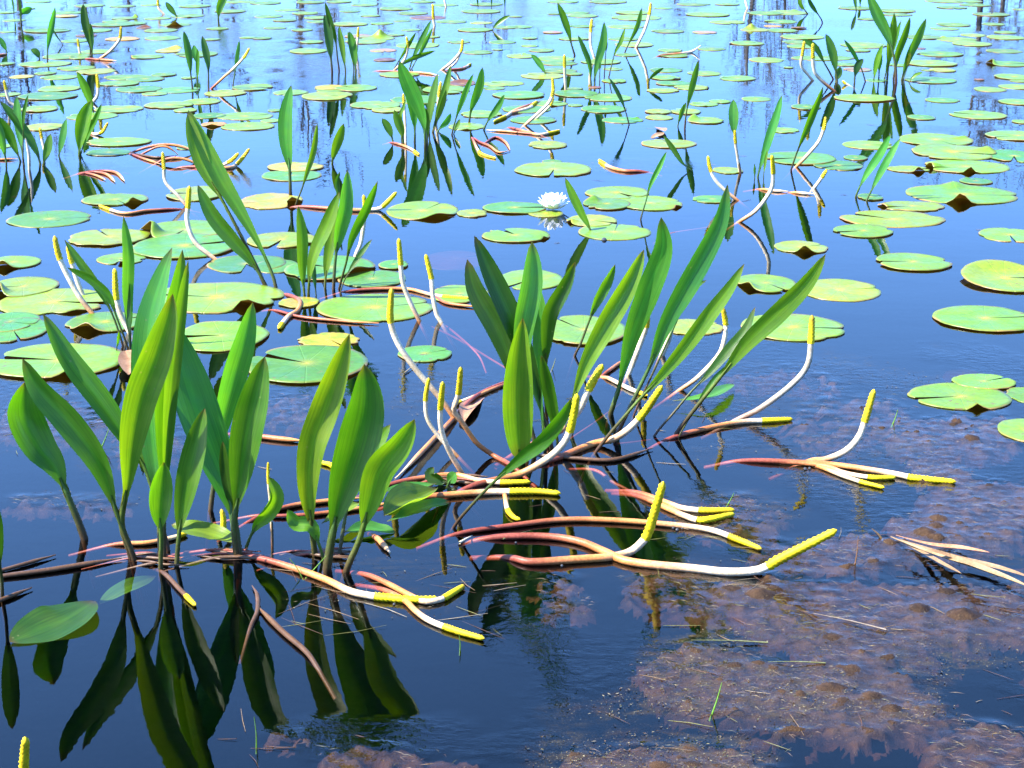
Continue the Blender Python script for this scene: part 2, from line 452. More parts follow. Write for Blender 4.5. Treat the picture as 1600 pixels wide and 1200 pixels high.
# pond bed
bx = np.linspace(-60, 60, 61); by = np.concatenate([np.linspace(0, 20, 61), np.linspace(22, 100, 30)])
BX, BY = np.meshgrid(bx, by)
BZ = -.55 + (fbm(BX * 1.5 + 9, BY * 1.5, 4) - .5) * .3
bv = np.stack([BX.ravel(), BY.ravel(), BZ.ravel()], 1)
bi = np.arange(BX.size).reshape(BX.shape)
bf = np.stack([bi[:-1, :-1], bi[:-1, 1:], bi[1:, 1:], bi[1:, :-1]], -1).reshape(-1, 4)
bed = mesh_obj('pond_bed', bv.tolist(), bf.tolist(), M_MUD)
tag(bed, kind='structure')

# ------------------------------------------------------------------ algae mats just under and at the surface
H = alg_z
keep = mk > .22
fk = keep[:-1, :-1] & keep[:-1, 1:] & keep[1:, 1:] & keep[1:, :-1]
gi = np.arange(GX.size).reshape(GX.shape)
fq = np.stack([gi[:-1, :-1][fk], gi[:-1, 1:][fk], gi[1:, 1:][fk], gi[1:, :-1][fk]], -1)
used = np.unique(fq); remap = -np.ones(GX.size, dtype=int); remap[used] = np.arange(len(used))
gv = np.stack([GX.ravel()[used], GY.ravel()[used], H.ravel()[used]], 1)
alg = mesh_obj('algae_mat', gv.tolist(), remap[fq].tolist(), M_ALGAE)
tag(alg, 'lumpy brown algae mats breaking the water surface at the near right', 'algae', kind='stuff')

# fine threads of weed in the mats, and flecks of scum on the calm water
def pick(ells, n, x0, x1, y0, y1, jag, sc, near_bias=1.0):
    X = rng.uniform(x0, x1, n); Y = y0 + (y1 - y0) * rng.random(n) ** near_bias
    m = mask(X, Y, ells, jag, sc, .5)
    k_ = rng.random(n) < m * np.clip(fbm(X * 14, Y * 14, 3) * 2.6 - .8, 0, 1)
    return X[k_], Y[k_]
tx, ty = pick(MATS, 46000, -1.2, 1.45, 1.9, 4.4, .6, 9)
tv, tf_, tcol = [], [], []
THC = [(.07, .045, .022), (.045, .025, .012), (.09, .07, .035), (.03, .015, .008), (.06, .06, .025)]
for x, y in zip(tx.tolist(), ty.tolist()):
    an = random.gauss(0, .9); L = random.uniform(.004, .014); z = random.uniform(-.004, .0012)
    dx, dy = math.cos(an) * L, math.sin(an) * L; w_ = random.uniform(.0003, .0007); cx_, cy_ = random.uniform(-.3, .3) * dy, random.uniform(-.3, .3) * dx
    b0 = len(tv)
    tv += [(x - dx, y - dy, z - .001), (x + cx_, y + cy_ - w_, z), (x + cx_, y + cy_ + w_, z + w_), (x + dx, y + dy, z - .001)]
    tf_ += [(b0, b0 + 1, b0 + 2), (b0 + 1, b0 + 3, b0 + 2)]
    tcol += [random.choice(THC)] * 4
M_THREAD = make_stalk_mat('weed_thread', .5, .1)
tag(mesh_obj('weed_threads', tv, tf_, M_THREAD, tcol, smoothf=False), 'fine brown threads of weed tangled in the algae mats', 'weed', kind='stuff')
fv2, ff2, fc2 = [], [], []
for (n_, rx_, ry_, bias) in ((80000, (-1.4, 1.5), (1.95, 5.0), 1.3), (40000, (-4.2, 4.2), (5.0, 15.0), 1.0)):
    sx_, sy_ = pick(FILM, n_, rx_[0], rx_[1], ry_[0], ry_[1], .9, 7, bias)
    for x, y in zip(sx_.tolist(), sy_.tolist()):
        r_ = random.uniform(.0004, .0013) * (1 if y < 5 else 2.6); an = random.uniform(0, 3.14); el = random.uniform(1, 3.5)
        ca_, sa_ = math.cos(an), math.sin(an); b0 = len(fv2); z = .0012 + .0006 * random.random()
        for (u, v) in ((-el, 0), (-.3, -1), (el, .1), (.2, 1)):
            fv2.append((x + r_ * (u * ca_ - v * sa_), y + r_ * (u * sa_ + v * ca_), z + random.uniform(0, .0008)))
        ff2.append((b0, b0 + 1, b0 + 2, b0 + 3)); fc2 += [random.choice([(.05, .033, .02), (.03, .018, .01), (.07, .055, .03), (.018, .012, .008), (.05, .05, .022), (.11, .095, .055)])] * 4
tag(mesh_obj('scum_flecks', fv2, ff2, M_THREAD, fc2, smoothf=False), 'brownish flecks of scum and pollen drifting on the calm water', 'scum', kind='stuff')

# ------------------------------------------------------------------ far bank with bare trees (seen mirrored in the far water)
fx = np.linspace(-120, 120, 121); fy = np.array([58, 59.5, 61, 64, 70, 80, 110])
FX, FY = np.meshgrid(fx, fy)
fz = np.interp(FY, [58, 59.5, 61, 64, 70, 80, 110], [-1.6, -.25, .3, .6, .9, 1.2, 1.8]) + (fbm(FX * .3 + 7, FY * .3, 3) - .5) * .5
fv = np.stack([FX.ravel(), FY.ravel(), fz.ravel()], 1)
fi = np.arange(FX.size).reshape(FX.shape)
ff = np.stack([fi[:-1, :-1], fi[:-1, 1:], fi[1:, 1:], fi[1:, :-1]], -1).reshape(-1, 4)
tag(mesh_obj('far_bank', fv.tolist(), ff.tolist(), M_BRUSH), kind='structure')

def tube_geo(P, R, ns=5, V=None, F=None):
    V = [] if V is None else V; F = [] if F is None else F
    b0 = len(V)
    up = Vector((0, 0, 1)) if abs((P[-1] - P[0]).normalized().z) < .9 else Vector((1, 0, 0))
    for i, p in enumerate(P):
        T = (P[min(i + 1, len(P) - 1)] - P[max(0, i - 1)]).normalized()
        A = T.cross(up).normalized(); B = T.cross(A)
        for k in range(ns):
            an = 2 * math.pi * k / ns
            V.append(p + (A * math.cos(an) + B * math.sin(an)) * R[i])
    for i in range(len(P) - 1):
        for k in range(ns):
            F.append((b0 + i * ns + k, b0 + i * ns + (k + 1) % ns, b0 + (i + 1) * ns + (k + 1) % ns, b0 + (i + 1) * ns + k))
    return V, F

def tree_geo(h, seed):
    r = random.Random(seed)
    tv, tf, cv, cf = [], [], [], []
    P = [Vector((0, 0, -.4))]
    for i in range(1, 9): P.append(Vector((P[-1].x + r.uniform(-.12, .12), P[-1].y + r.uniform(-.12, .12), h * i / 8)))
    tube_geo(P, [.16 * h / 8 * (1 - .11 * i) + .01 for i in range(9)], 6, tv, tf)
    def branch(p, d, L, rad, lvl):
        pts = [p]; q = d.copy()
        for i in range(4):
            q = (q + Vector((r.uniform(-.3, .3), r.uniform(-.3, .3), r.uniform(-.05, .3)))).normalized()
            pts.append(pts[-1] + q * L / 4)
        tube_geo(pts, [max(.012, rad * (1 - .2 * i)) for i in range(5)], 4 if lvl else 5, cv, cf)
        if lvl < 2:
            for _ in range(5 if lvl == 0 else 4):
                k = r.randint(1, 4)
                dd = (q + Vector((r.uniform(-1, 1), r.uniform(-1, 1), r.uniform(-.2, .8)))).normalized()
                branch(pts[k], dd, L * .55, rad * .5, lvl + 1)
    for _ in range(13):
        k = r.randint(2, 7)
        an = r.uniform(0, 6.28)
        branch(P[k], Vector((math.cos(an), math.sin(an), r.uniform(.3, 1.1))).normalized(), h * r.uniform(.18, .34), .05, 0)
    return tv, tf, cv, cf
protos = []
for s in range(4):
    g = tree_geo(8.0, s + 3)
    mt = bpy.data.meshes.new('trunk'); mt.from_pydata([tuple(v) for v in g[0]], [], g[1]); mt.materials.append(M_BARK)
    mc = bpy.data.meshes.new('crown'); mc.from_pydata([tuple(v) for v in g[2]], [], g[3]); mc.materials.append(M_BARK)
    protos.append((mt, mc))
# places along the far bank follow the dark columns mirrored in the far water
TREES = [(-18.5, 62, .95), (-16.8, 64, .8), (-14.2, 61, .7), (-12.6, 66, .6), (-10.6, 63, .75), (-8.1, 61, 1.05), (-7.0, 65, .6), (-5.2, 63, .55), (-3.6, 67, .5), (-1.2, 64, .6),
         (.4, 66, .5), (3.2, 66, .45), (6.6, 67, .5), (9.0, 62, .9), (10.6, 65, .7), (12.2, 68, .45), (17.6, 62, 1.05), (19.2, 64, .9), (20.8, 62, 1.0), (23, 65, .8), (-21, 65, .9), (-23.5, 62, 1.0)]
for i, (x, y, s) in enumerate(TREES):
    e = empty('bare_tree', (x, y, .3), 'bare grey tree on the far bank, mirrored in the far water', 'tree', 'bare trees on the far bank')
    e.scale = (s, s, s); e.rotation_euler.z = i * 1.7
    for nm, me_ in zip(('trunk', 'crown'), protos[i % 4]):
        c = bpy.data.objects.new(nm, me_); COL.objects.link(c); c.parent = e
# low brush and sedge on the bank
bvv, bff = [], []
for _ in range(2600):
    x = random.uniform(-60, 60); y = random.uniform(60, 64)
    h = random.uniform(.3, .9) * (1.2 if abs(x) > 9 else .7) + .8 * mnoise.noise(Vector((x * .25, 3, 0)))
    w = .05; dx = random.uniform(-.3, .3); b0 = len(bvv)
    bvv += [Vector((x - w, y, .1)), Vector((x + w, y + .03, .1)), Vector((x + dx, y, max(.4, h)))]
    bff.append((b0, b0 + 1, b0 + 2))
tag(mesh_obj('sedge', bvv, bff, M_BRUSH, smoothf=False), 'dry sedge and brush along the far bank', 'sedge', kind='stuff')

# ------------------------------------------------------------------ golden club plants
TONES = [(.032, .105, .006), (.072, .150, .010), (.034, .145, .022), (.018, .062, .005), (.050, .135, .008)]
RED, PEACH, WHITE, BROWN = (.15, .035, .022), (.38, .155, .045), (.50, .44, .31), (.04, .02, .012)
def cmix(a, b, t): return tuple(a[i] * (1 - t) + b[i] * t for i in range(3))

def make_leaf(parent, pts, w, t0=.12, tone=0, yaw=None, lean=None, fold=None, flat=0, m=.55, wave=.25, twist=None, dead=0):
    r = random
    yaw = r.uniform(-32, 32) if yaw is None else yaw
    lean = r.uniform(-.22, .22) if lean is None else lean
    fold = r.uniform(.2, .5) if fold is None else fold * 1.35
    twist = r.uniform(-25, 25) if twist is None else twist
    px = list(reversed(pts))
    B = ground(*px[0])
    mp = mpp(B)
    if flat:
        z = .004 + flat * .001
        W3 = [ground(x, y, z + (.012 if w < 40 else .003) * math.sin(i * 1.3 + px[0][0])* (i > 0)) for i, (x, y) in enumerate(px)]
    else:
        W3 = [rise(x, y, B.y, lean) for x, y in px]
        dn = (W3[0] - W3[1]).normalized()
        dn = Vector((dn.x * .6, dn.y, -max(.6, abs(dn.z)))).normalized()
        W3 = [W3[0] + dn * .10] + W3
    n = 34 if w > 16 else 22
    C, L = catmull(W3, n)
    if not flat:
        sub = .10 / L; t0 = sub + t0 * (1 - sub)
    hw = w * (.42 if w > 40 else .46) * mp / max(.55, math.cos(math.radians(yaw)))
    if flat: hw = w * .5 * mp / 0.55
    rp = (0.55 + .10 * w) * mp
    tone_c = TONES[tone] if not dead else (.17, .105, .055)
    j = .82 + .36 * r.random(); tone_c = (tone_c[0] * j * r.uniform(.85, 1.25), tone_c[1] * j, tone_c[2] * j)
    nc = 8 if w > 16 else 4
    V, F, cols, uvs = [], [], [], []
    b = .84; a = b * m / (1 - m); fmax = (m ** a) * ((1 - m) ** b)
    ph = r.uniform(0, 6)
    i0 = max(0, int(t0 * n))
    rows = 0
    for i in range(i0, n + 1):
        s = i / n
        t = min(1.0, max(0.0, (s - t0) / (1 - t0)))
        T = (C[min(i + 1, n)] - C[max(0, i - 1)]).normalized()
        v = (C[i] - CAMP).normalized() if not flat else Vector((0, .25, -1)).normalized()
        Sd = T.cross(v).normalized(); Nn = Sd.cross(T).normalized()
        if Nn.dot(v) > 0: Nn = -Nn
        ang = math.radians((0 if flat else yaw) + twist * (t - .5))
        R = Matrix.Rotation(ang, 3, T)
        Sd = R @ Sd; Nn = R @ Nn
        f = ((t ** a) * ((1 - t) ** b) / fmax) ** .85 if 0 < t < 1 else 0
        h = max(hw * f, rp * .75 * (1 - t) ** .5 * (t < .5))
        if i == n: h = .0003
        for k in range(nc + 1):
            u = -1 + 2 * k / nc
            wv = (math.sin(t * 9 + ph + (2 if u > 0 else 0)) * .16 + math.sin(t * 21 + ph) * .05) * abs(u) ** 2 * wave
            P = C[i] + Sd * (u * h) + Nn * (fold * h * abs(u) ** 1.6 + wv * h)
            V.append(P)
            c = cmix(BROWN, tone_c, smooth(-.05, .16, t)) if not dead else tone_c
            mid = 1.0 + .28 * math.exp(-(u * 5) ** 2) - .12 * math.exp(-((abs(u) - .35) * 5) ** 2)
            c = tuple(x * mid for x in c)
            if t > .93 and not dead: c = cmix(c, (.07, .035, .012), (t - .93) * 12)
            cols.append(c); uvs.append((u * .5 + .5, t * 3 + ph))
        rows += 1
    for q in range(rows - 1):
        for k in range(nc):
            A = q * (nc + 1) + k
            F.append((A, A + 1, A + nc + 2, A + nc + 1))
    # front of the blade faces the viewer's side
    p0, p1, p2 = V[F[len(F) // 2][0]], V[F[len(F) // 2][1]], V[F[len(F) // 2][2]]
    nrm = (p1 - p0).cross(p2 - p1)
    want = Vector((0, 0, 1)) if flat else (CAMP - p0)
    if nrm.dot(want) < 0: F = [tuple(reversed(f)) for f in F]
    lf = mesh_obj('leaf', V, F, M_LEAF if not dead else M_REED, cols, uvs, parent)
    if not flat:
        i1 = min(n, i0 + max(2, n // 9))
        P = C[:i1 + 1]
        rr = [rp * (1.05 - .35 * k / i1) * (1 if k < i1 - 1 else .5) for k in range(i1 + 1)]
        pv, pf = tube_geo(P, rr, 8)
        pc = [cmix(BROWN, cmix(tone_c, BROWN, .25), smooth(.3, 1.1, (q // 8) / max(1, i1))) for q in range(len(pv))]
        mesh_obj('petiole', pv, pf, M_STALK, pc, None, lf)
    return lf

def make_flower(parent, pts, w, yf=.3, rf=.4, g=1, lean=None, grey=0, sink=0):
    """a flower stalk of the golden club with its spadix; the last g points lie on the water, the others rise above them"""
    r = random
    lean = r.uniform(-.2, .2) if lean is None else lean
    if g >= 2 and 0 < rf < .8: rf = min(.74, rf + .28)
    px = list(reversed(pts))
    y0 = None; W3 = []
    rad = w * .45 * mpp(ground(*px[0]))
    for i, (x, y) in enumerate(px):
        if i < g:
            z = (rad * .3 + (.003 if 0 < i else 0)) if g > 1 else 0.0
            if sink: z = -sink * (i + .2)
            P = ground(x, y, z); y0 = P.y - lean * P.z
        else: P = rise(x, y, y0, lean)
        W3.append(P)
    dn = (W3[0] - W3[1]).normalized()
    if g > 1: dn.z = -.25
    else: dn.z = -max(.5, abs(dn.z))
    W3 = [W3[0] + dn.normalized() * .09] + W3
    n = 44 if w > 6 else 24
    C, L = catmull(W3, n)
    Lv = L - .09
    s1 = 1 - yf * Lv / L
    k1 = max(2, int(s1 * n))
    V, F = tube_geo(C[:k1 + 1], [rad * (.78 + .24 * smooth(0, .6, i / k1)) * (1 if yf > 0 else 1 - .75 * smooth(.8, 1, i / k1)) for i in range(k1 + 1)], 10)
    cols = []
    for q in range(len(V)):
        t = (q // 10) / k1
        if rf < 0: c = cmix(BROWN, (.075, .04, .018), t)
        else:
            c = cmix(RED, PEACH, smooth(rf * .35, rf, t)); c = cmix(c, WHITE, smooth(rf - .05, rf + .32, t))
        if grey: c = cmix(c, (.12, .14, .14), .6)  # stalk standing in shade: the shade is mixed into its colour as blue-grey
        cols.append(c)
    st = mesh_obj('flower_stalk', V, F, M_STALK, cols, None, parent)
    if yf > 0:
        P, L2 = catmull([C[i] for i in range(k1, n + 1)], max(10, int(L2n(yf * Lv, rad))))
        m_ = len(P) - 1
        ns = 10
        V, F = tube_geo(P, [rad * 1.08 * (1 - .28 * (i / m_) ** 2) for i in range(m_ + 1)], ns)
        for i in range(m_ + 1):
            cen = P[i]
            for k in range(ns):
                v = V[i * ns + k]
                q = 1.0 + (.20 if (i + k) % 2 else -.10) + r.uniform(-.07, .07)
                if i == m_: q = .15
                elif i == m_ - 1: q *= .75
                V[i * ns + k] = cen + (v - cen) * q
        tc = (.50, .40, .004)
        jj = r.uniform(.85, 1.0)
        end = r.choice([(.30, .30, .01), (.36, .27, .01), (.24, .17, .01)]); old = r.choice([0, .2, .5, .9])
        cols = [cmix(tuple(x * jj * (.86 + .14 * ((q // ns + q % ns) % 2)) for x in tc), end, old * smooth(.45, 1, (q // ns) / m_)) for q in range(len(V))]
        mesh_obj('spadix', V, F, M_SPADIX, cols, None, st, smoothf=w > 6)
    return st
def L2n(L, rad): return min(60, max(10, L / (rad * .55)))

LM = []        # landmarks for the labels of the lily pads
def plant(label, short, leaves=(), flowers=(), cat='golden club plant', name='golden_club'):
    base = (leaves[0][0] if leaves else flowers[0][0])[-1]
    e = empty(name, ground(*base), label, cat, 'golden clubs standing in the pond')
    for L in leaves:
        kw = L[2] if len(L) > 2 else {}
        make_leaf(e, L[0], L[1], **kw)
    for Fl in flowers:
        kw = Fl[2] if len(Fl) > 2 else {}
        make_flower(e, Fl[0], Fl[1], **kw)
    if short: LM.append((short, base[0], base[1]))
    return e
D = dict
# ---- near left
plant('lone dark two-toned leaf on a thin brown stem at the near left edge', 'the lone leaf at the left edge',
      [([(38, 597), (34, 650), (60, 700), (85, 730), (110, 785), (132, 842)], 66, D(t0=.30, tone=0, yaw=15, m=.6, wave=.7, fold=.4))])
plant('very large crossing leaves, one striped yellow-green and upright, one dark and leaning left', 'the crossing pair of large leaves',
      [([(35, 560), (62, 610), (110, 662), (155, 725), (184, 805), (210, 874)], 48, D(t0=.24, tone=0, yaw=-10, wave=.3, lean=-.1)),
       ([(270, 459), (262, 500), (243, 560), (220, 620), (205, 690), (198, 760), (190, 818), (206, 872)], 58, D(t0=.20, tone=1, yaw=5, m=.6, wave=.35, fold=.3, lean=-.15))],
      [([(293, 833), (270, 840), (230, 848), (180, 851)], 8, D(yf=.12, rf=.6, g=4))])
plant('crowded upright clump of tall pointed leaves with a small bright oval leaf in front', 'the crowded pointed clump',
      [([(256, 722), (252, 760), (250, 810), (252, 845), (251, 888)], 38, D(t0=.36, tone=4, yaw=0, fold=.35, lean=-.1)),
       ([(67, 490), (105, 560), (160, 632), (200, 690), (232, 745), (262, 860)], 42, D(t0=.30, tone=0, lean=.1)),
       ([(269, 387), (254, 430), (236, 500), (232, 590), (240, 700), (248, 780), (252, 872)], 56, D(t0=.2, tone=2, yaw=-20, fold=.2, lean=.12, m=.5)),
       ([(285, 390), (279, 440), (266, 520), (258, 620), (256, 740), (256, 872)], 40, D(t0=.2, tone=4, yaw=18, lean=.05)),
       ([(294, 407), (284, 470), (274, 540), (264, 640), (258, 760), (257, 870)], 24, D(t0=.2, tone=1, yaw=25, lean=.0)),
       ([(320, 638), (308, 690), (292, 760), (282, 815), (276, 884)], 40, D(t0=.2, tone=0, yaw=-12, lean=.02))])
plant('broad arching leaf with a pale sheen beside an upright leaf, low leaves at its foot', 'the broad arching leaf',
      [([(414, 557), (402, 610), (386, 680), (374, 760), (366, 820), (370, 870)], 58, D(t0=.22, tone=0, yaw=-8, m=.58, fold=.3, lean=-.05)),
       ([(266, 500), (282, 560), (304, 630), (330, 700), (352, 760), (364, 805), (372, 868)], 76, D(t0=.14, tone=2, yaw=20, m=.55, fold=.15, lean=.12)),
       ([(268, 820), (300, 827), (340, 838), (375, 852)], 22, D(flat=22, tone=1, fold=.2)),
       ([(420, 745), (430, 775), (420, 800), (400, 822), (384, 858)], 26, D(t0=.2, tone=4, wave=.6)),
       ([(348, 690), (352, 730), (362, 790), (370, 862)], 18, D(t0=.3, tone=3))],
      [([(346, 795), (349, 810), (350, 828), (362, 845)], 9, D(yf=.6, rf=.2)), ([(419, 722), (419, 750), (423, 790), (424, 815)], 5, D(yf=.35, rf=.2))])
plant('narrow bright leaf on a straight brown stem just behind the broad arching leaf', None,
      [([(395, 472), (382, 530), (364, 590), (346, 660), (337, 735), (329, 797)], 40, D(t0=.24, tone=2, yaw=22, lean=.1))])
plant('tangle of brown-purple stems lying flat on the water at the left edge', None, [],
      [([(190, 872), (80, 890), (-20, 905)], 9, D(yf=0, rf=-1, g=3)), ([(87, 867), (0, 892), (-30, 900)], 7, D(yf=0, rf=-1, g=3)), ([(50, 918), (0, 938), (-30, 950)], 8, D(yf=0, rf=-1, g=3))], cat='plant stems', name='stem_tangle')
plant('wide floating golden club leaf tilted on the water below the left stems', None,
      [([(15, 1003), (60, 985), (105, 965), (140, 943), (157, 932)], 46, D(flat=3, tone=3, m=.5, fold=.1))], name='floating_leaf')
plant('half-sunken slender leaf with a short green-tipped stem trailing from it', None,
      [([(156, 944), (200, 918), (245, 899), (256, 893)], 20, D(flat=-20, tone=0))],
      [([(306, 946), (282, 922), (258, 897)], 8, D(yf=.25, rf=-1, g=3))], name='floating_leaf')
plant('yellow spadix tip poking up at the bottom left corner', None, [], [([(40, 1151), (37, 1195), (34, 1250)], 15, D(yf=.8, rf=.2))])
plant('dark silhouetted leaf cut off by the left edge of the pond view', None, [([(-22, 760), (-12, 820), (2, 900), (4, 935)], 30, D(t0=.3, tone=3))])
plant('grey bent stalk sinking slantwise below the arching leaf', None, [],
      [([(394, 915), (402, 930), (402, 955), (391, 982)], 8, D(yf=0, rf=-1, g=4)), ([(400, 945), (440, 985), (475, 1015), (492, 1037)], 10, D(yf=0, rf=-1, g=4))], cat='plant stems', name='bent_stalk')
for (cx_, cy_, n_, sp2_, lb_) in ((372, 866, 9, 46, 'tangle of short brown stem stubs and sheaths at the foot of the broad arching leaf'), (506, 868, 10, 50, 'tangle of dark stem stubs and dead sheaths at the foot of the three glossy leaves'),
                             (712, 752, 8, 40, 'knot of reddish brown stems under the curled leaves left of the centre clump'), (240, 872, 6, 40, 'few brown stem stubs at the foot of the crowded pointed clump')):
    fl_ = []
    for _ in range(n_):
        x_, y_ = cx_ + random.uniform(-sp2_, sp2_) * .5, cy_ + random.uniform(-9, 9); a_ = random.uniform(-.5, .5); l_ = random.uniform(18, 46)
        fl_.append(([(x_ + l_ * math.cos(a_), y_ + l_ * .3 * math.sin(a_)), (x_, y_ + random.uniform(-3, 3)), (x_ - l_ * math.cos(a_), y_ - l_ * .3 * math.sin(a_))], random.uniform(3, 6.5), D(yf=0, rf=random.choice([-1, -1, 2]), g=3)))
    plant(lb_, None, [], fl_, cat='plant stems', name='stem_tangle')
# ---- near centre-left
plant('fan of three big glossy leaves with small curled leaves at its foot', 'the fan of three glossy leaves',
      [([(569, 569), (570, 630), (558, 690), (540, 750), (524, 810), (511, 889)], 76, D(t0=.16, tone=0, yaw=8, m=.6, fold=.3, lean=-.05)),
       ([(546, 522), (528, 580), (508, 640), (488, 700), (482, 760), (486, 815), (492, 868)], 52, D(t0=.12, tone=1, yaw=-8, wave=.8, fold=.3)),
       ([(648, 655), (624, 695), (592, 735), (577, 785), (562, 842), (541, 893)], 54, D(t0=.28, tone=4, yaw=10, m=.55, wave=.5)),
       ([(610, 663), (588, 695), (562, 730), (545, 780), (530, 868)], 30, D(t0=.36, tone=4)),
       ([(449, 796), (462, 818), (486, 822), (498, 850), (505, 872)], 26, D(t0=.25, tone=4, wave=1)),
       ([(560, 786), (530, 803), (496, 822)], 13, D(flat=12, tone=1)),
       ([(618, 833), (575, 827), (530, 832)], 16, D(flat=8, tone=2, wave=1))],
      [([(478, 689), (440, 686), (400, 681), (380, 678)], 9, D(yf=0, rf=1.0, g=4)), ([(500, 722), (508, 724), (518, 727), (530, 738)], 8, D(yf=.6, rf=.4, g=4)),
       ([(575, 777), (540, 780), (480, 786), (440, 794), (395, 812)], 8, D(yf=0, rf=.9, g=5)), ([(640, 778), (600, 788), (500, 802), (440, 806), (400, 806)], 7, D(yf=0, rf=.9, g=5))])
plant('floating heap of folded pale-green leaves with small curled leaves on top', 'the floating heap of folded leaves',
      [([(600, 806), (625, 790), (660, 778), (690, 757)], 28, D(flat=16, tone=1, fold=.6, wave=.5)),
       ([(702, 783), (670, 792), (630, 806), (585, 822)], 20, D(flat=6, tone=2, wave=1)),
       ([(604, 768), (640, 763), (690, 754)], 14, D(flat=10, tone=2)), ([(602, 777), (635, 776), (668, 771)], 12, D(flat=8, tone=2)),
       ([(678, 730), (672, 742), (690, 752), (702, 757)], 20, D(t0=.1, tone=3, wave=1)), ([(713, 738), (706, 748), (700, 757)], 20, D(t0=.1, tone=2, wave=1))])
plant('three small upright golden flower spikes on curved white stalks left of the centre clump', 'the three golden spikes',
      [], [([(720, 573), (716, 617), (709, 640), (722, 660), (745, 692), (772, 712), (800, 728)], 9, D(yf=.2, rf=.45, g=2)),
           ([(692, 596), (688, 642), (690, 672), (702, 705), (722, 740)], 9, D(yf=.28, rf=.35)),
           ([(670, 590), (665, 623), (668, 655), (688, 685), (714, 712)], 7, D(yf=.25, rf=.35)),
           ([(617, 748), (628, 738), (660, 705), (700, 663), (742, 620), (795, 596)], 8, D(yf=0, rf=.8, g=6)),
           ([(710, 632), (740, 620), (792, 600)], 6, D(yf=.08, rf=.6, g=3))])
plant('long white stalk with a yellow spike bending far left over the round pad', 'the long bending white stalk', [],
      [([(612, 450), (610, 498), (621, 535), (648, 575), (690, 625), (712, 657)], 10, D(yf=.2, rf=.3, lean=.05))])
plant('withered pinkish leaf lying on the water behind the golden spikes', None, [([(757, 621), (742, 630), (727, 645), (724, 668)], 16, D(flat=2, dead=1))], name='dead_leaf')
plant('golden spikes lying flat side by side in front of the centre clump', 'the flat-lying golden spikes', [],
      [([(876, 771), (840, 768), (802, 768), (760, 769), (715, 772), (650, 779)], 11, D(yf=.33, rf=.45, g=6)),
       ([(829, 753), (783, 754), (745, 750), (712, 742), (670, 745), (612, 756)], 9, D(yf=.2, rf=.5, g=6)),
       ([(813, 812), (803, 808), (793, 796), (789, 775)], 8, D(yf=.4, rf=.4, g=4))])
plant('pair of golden spikes and a third lying on the water below the fan of leaves', 'the low spikes below the fan', [],
      [([(686, 936), (640, 937), (608, 934), (585, 932), (548, 924), (510, 906), (460, 888), (398, 871)], 12, D(yf=.26, rf=.5, g=8)),
       ([(726, 915), (708, 926), (690, 936), (664, 940), (640, 930), (606, 912), (572, 898)], 10, D(yf=.24, rf=.5, g=7)),
       ([(757, 998), (708, 984), (672, 970), (650, 955), (632, 938), (600, 922)], 10, D(yf=.3, rf=.4, g=6)),
       ([(610, 864), (598, 850), (588, 840)], 10, D(yf=0, rf=.8, g=3))])
# ---- centre clump
plant('tall centre clump, a pale green channelled leaf in front of mottled dark and bright blades', 'the tall centre clump',
      [([(817, 497), (811, 560), (808, 630), (810, 690), (813, 718)], 56, D(t0=.0, tone=4, yaw=5, fold=.4, m=.42, lean=-.1)),
       ([(741, 368), (766, 425), (800, 500), (826, 570), (846, 640), (862, 700)], 36, D(t0=.1, tone=3, yaw=10, m=.62)),
       ([(730, 405), (744, 455), (775, 510), (800, 570), (822, 640), (838, 702)], 36, D(t0=.12, tone=3, yaw=-10, m=.65)),
       ([(831, 377), (830, 440), (818, 510), (812, 590), (818, 650), (824, 708)], 38, D(t0=.1, tone=2, yaw=10, m=.7, lean=.1)),
       ([(838, 440), (845, 500), (842, 570), (846, 640), (852, 703)], 24, D(t0=.1, tone=2, m=.7, lean=.12)),
       ([(899, 409), (882, 448), (860, 488), (854, 530), (852, 600), (856, 690)], 26, D(t0=.42, tone=3, yaw=10, wave=.5)),
       ([(846, 555), (856, 600), (866, 650), (872, 700)], 22, D(t0=.1, tone=0))])
plant('long narrow green leaf arching low across the foot of the centre clump', None,
      [([(893, 622), (878, 652), (848, 690), (812, 718), (775, 750), (740, 786), (709, 824)], 24, D(t0=.35, tone=0, yaw=5, lean=-.5, m=.6))])
plant('thin kinked leaf on a slender dark stem, alone right of the centre clump', 'the kinked thin leaf',
      [([(961, 413), (948, 442), (932, 472), (920, 503), (906, 540), (898, 556)], 17, D(t0=.4, tone=0, wave=1))])
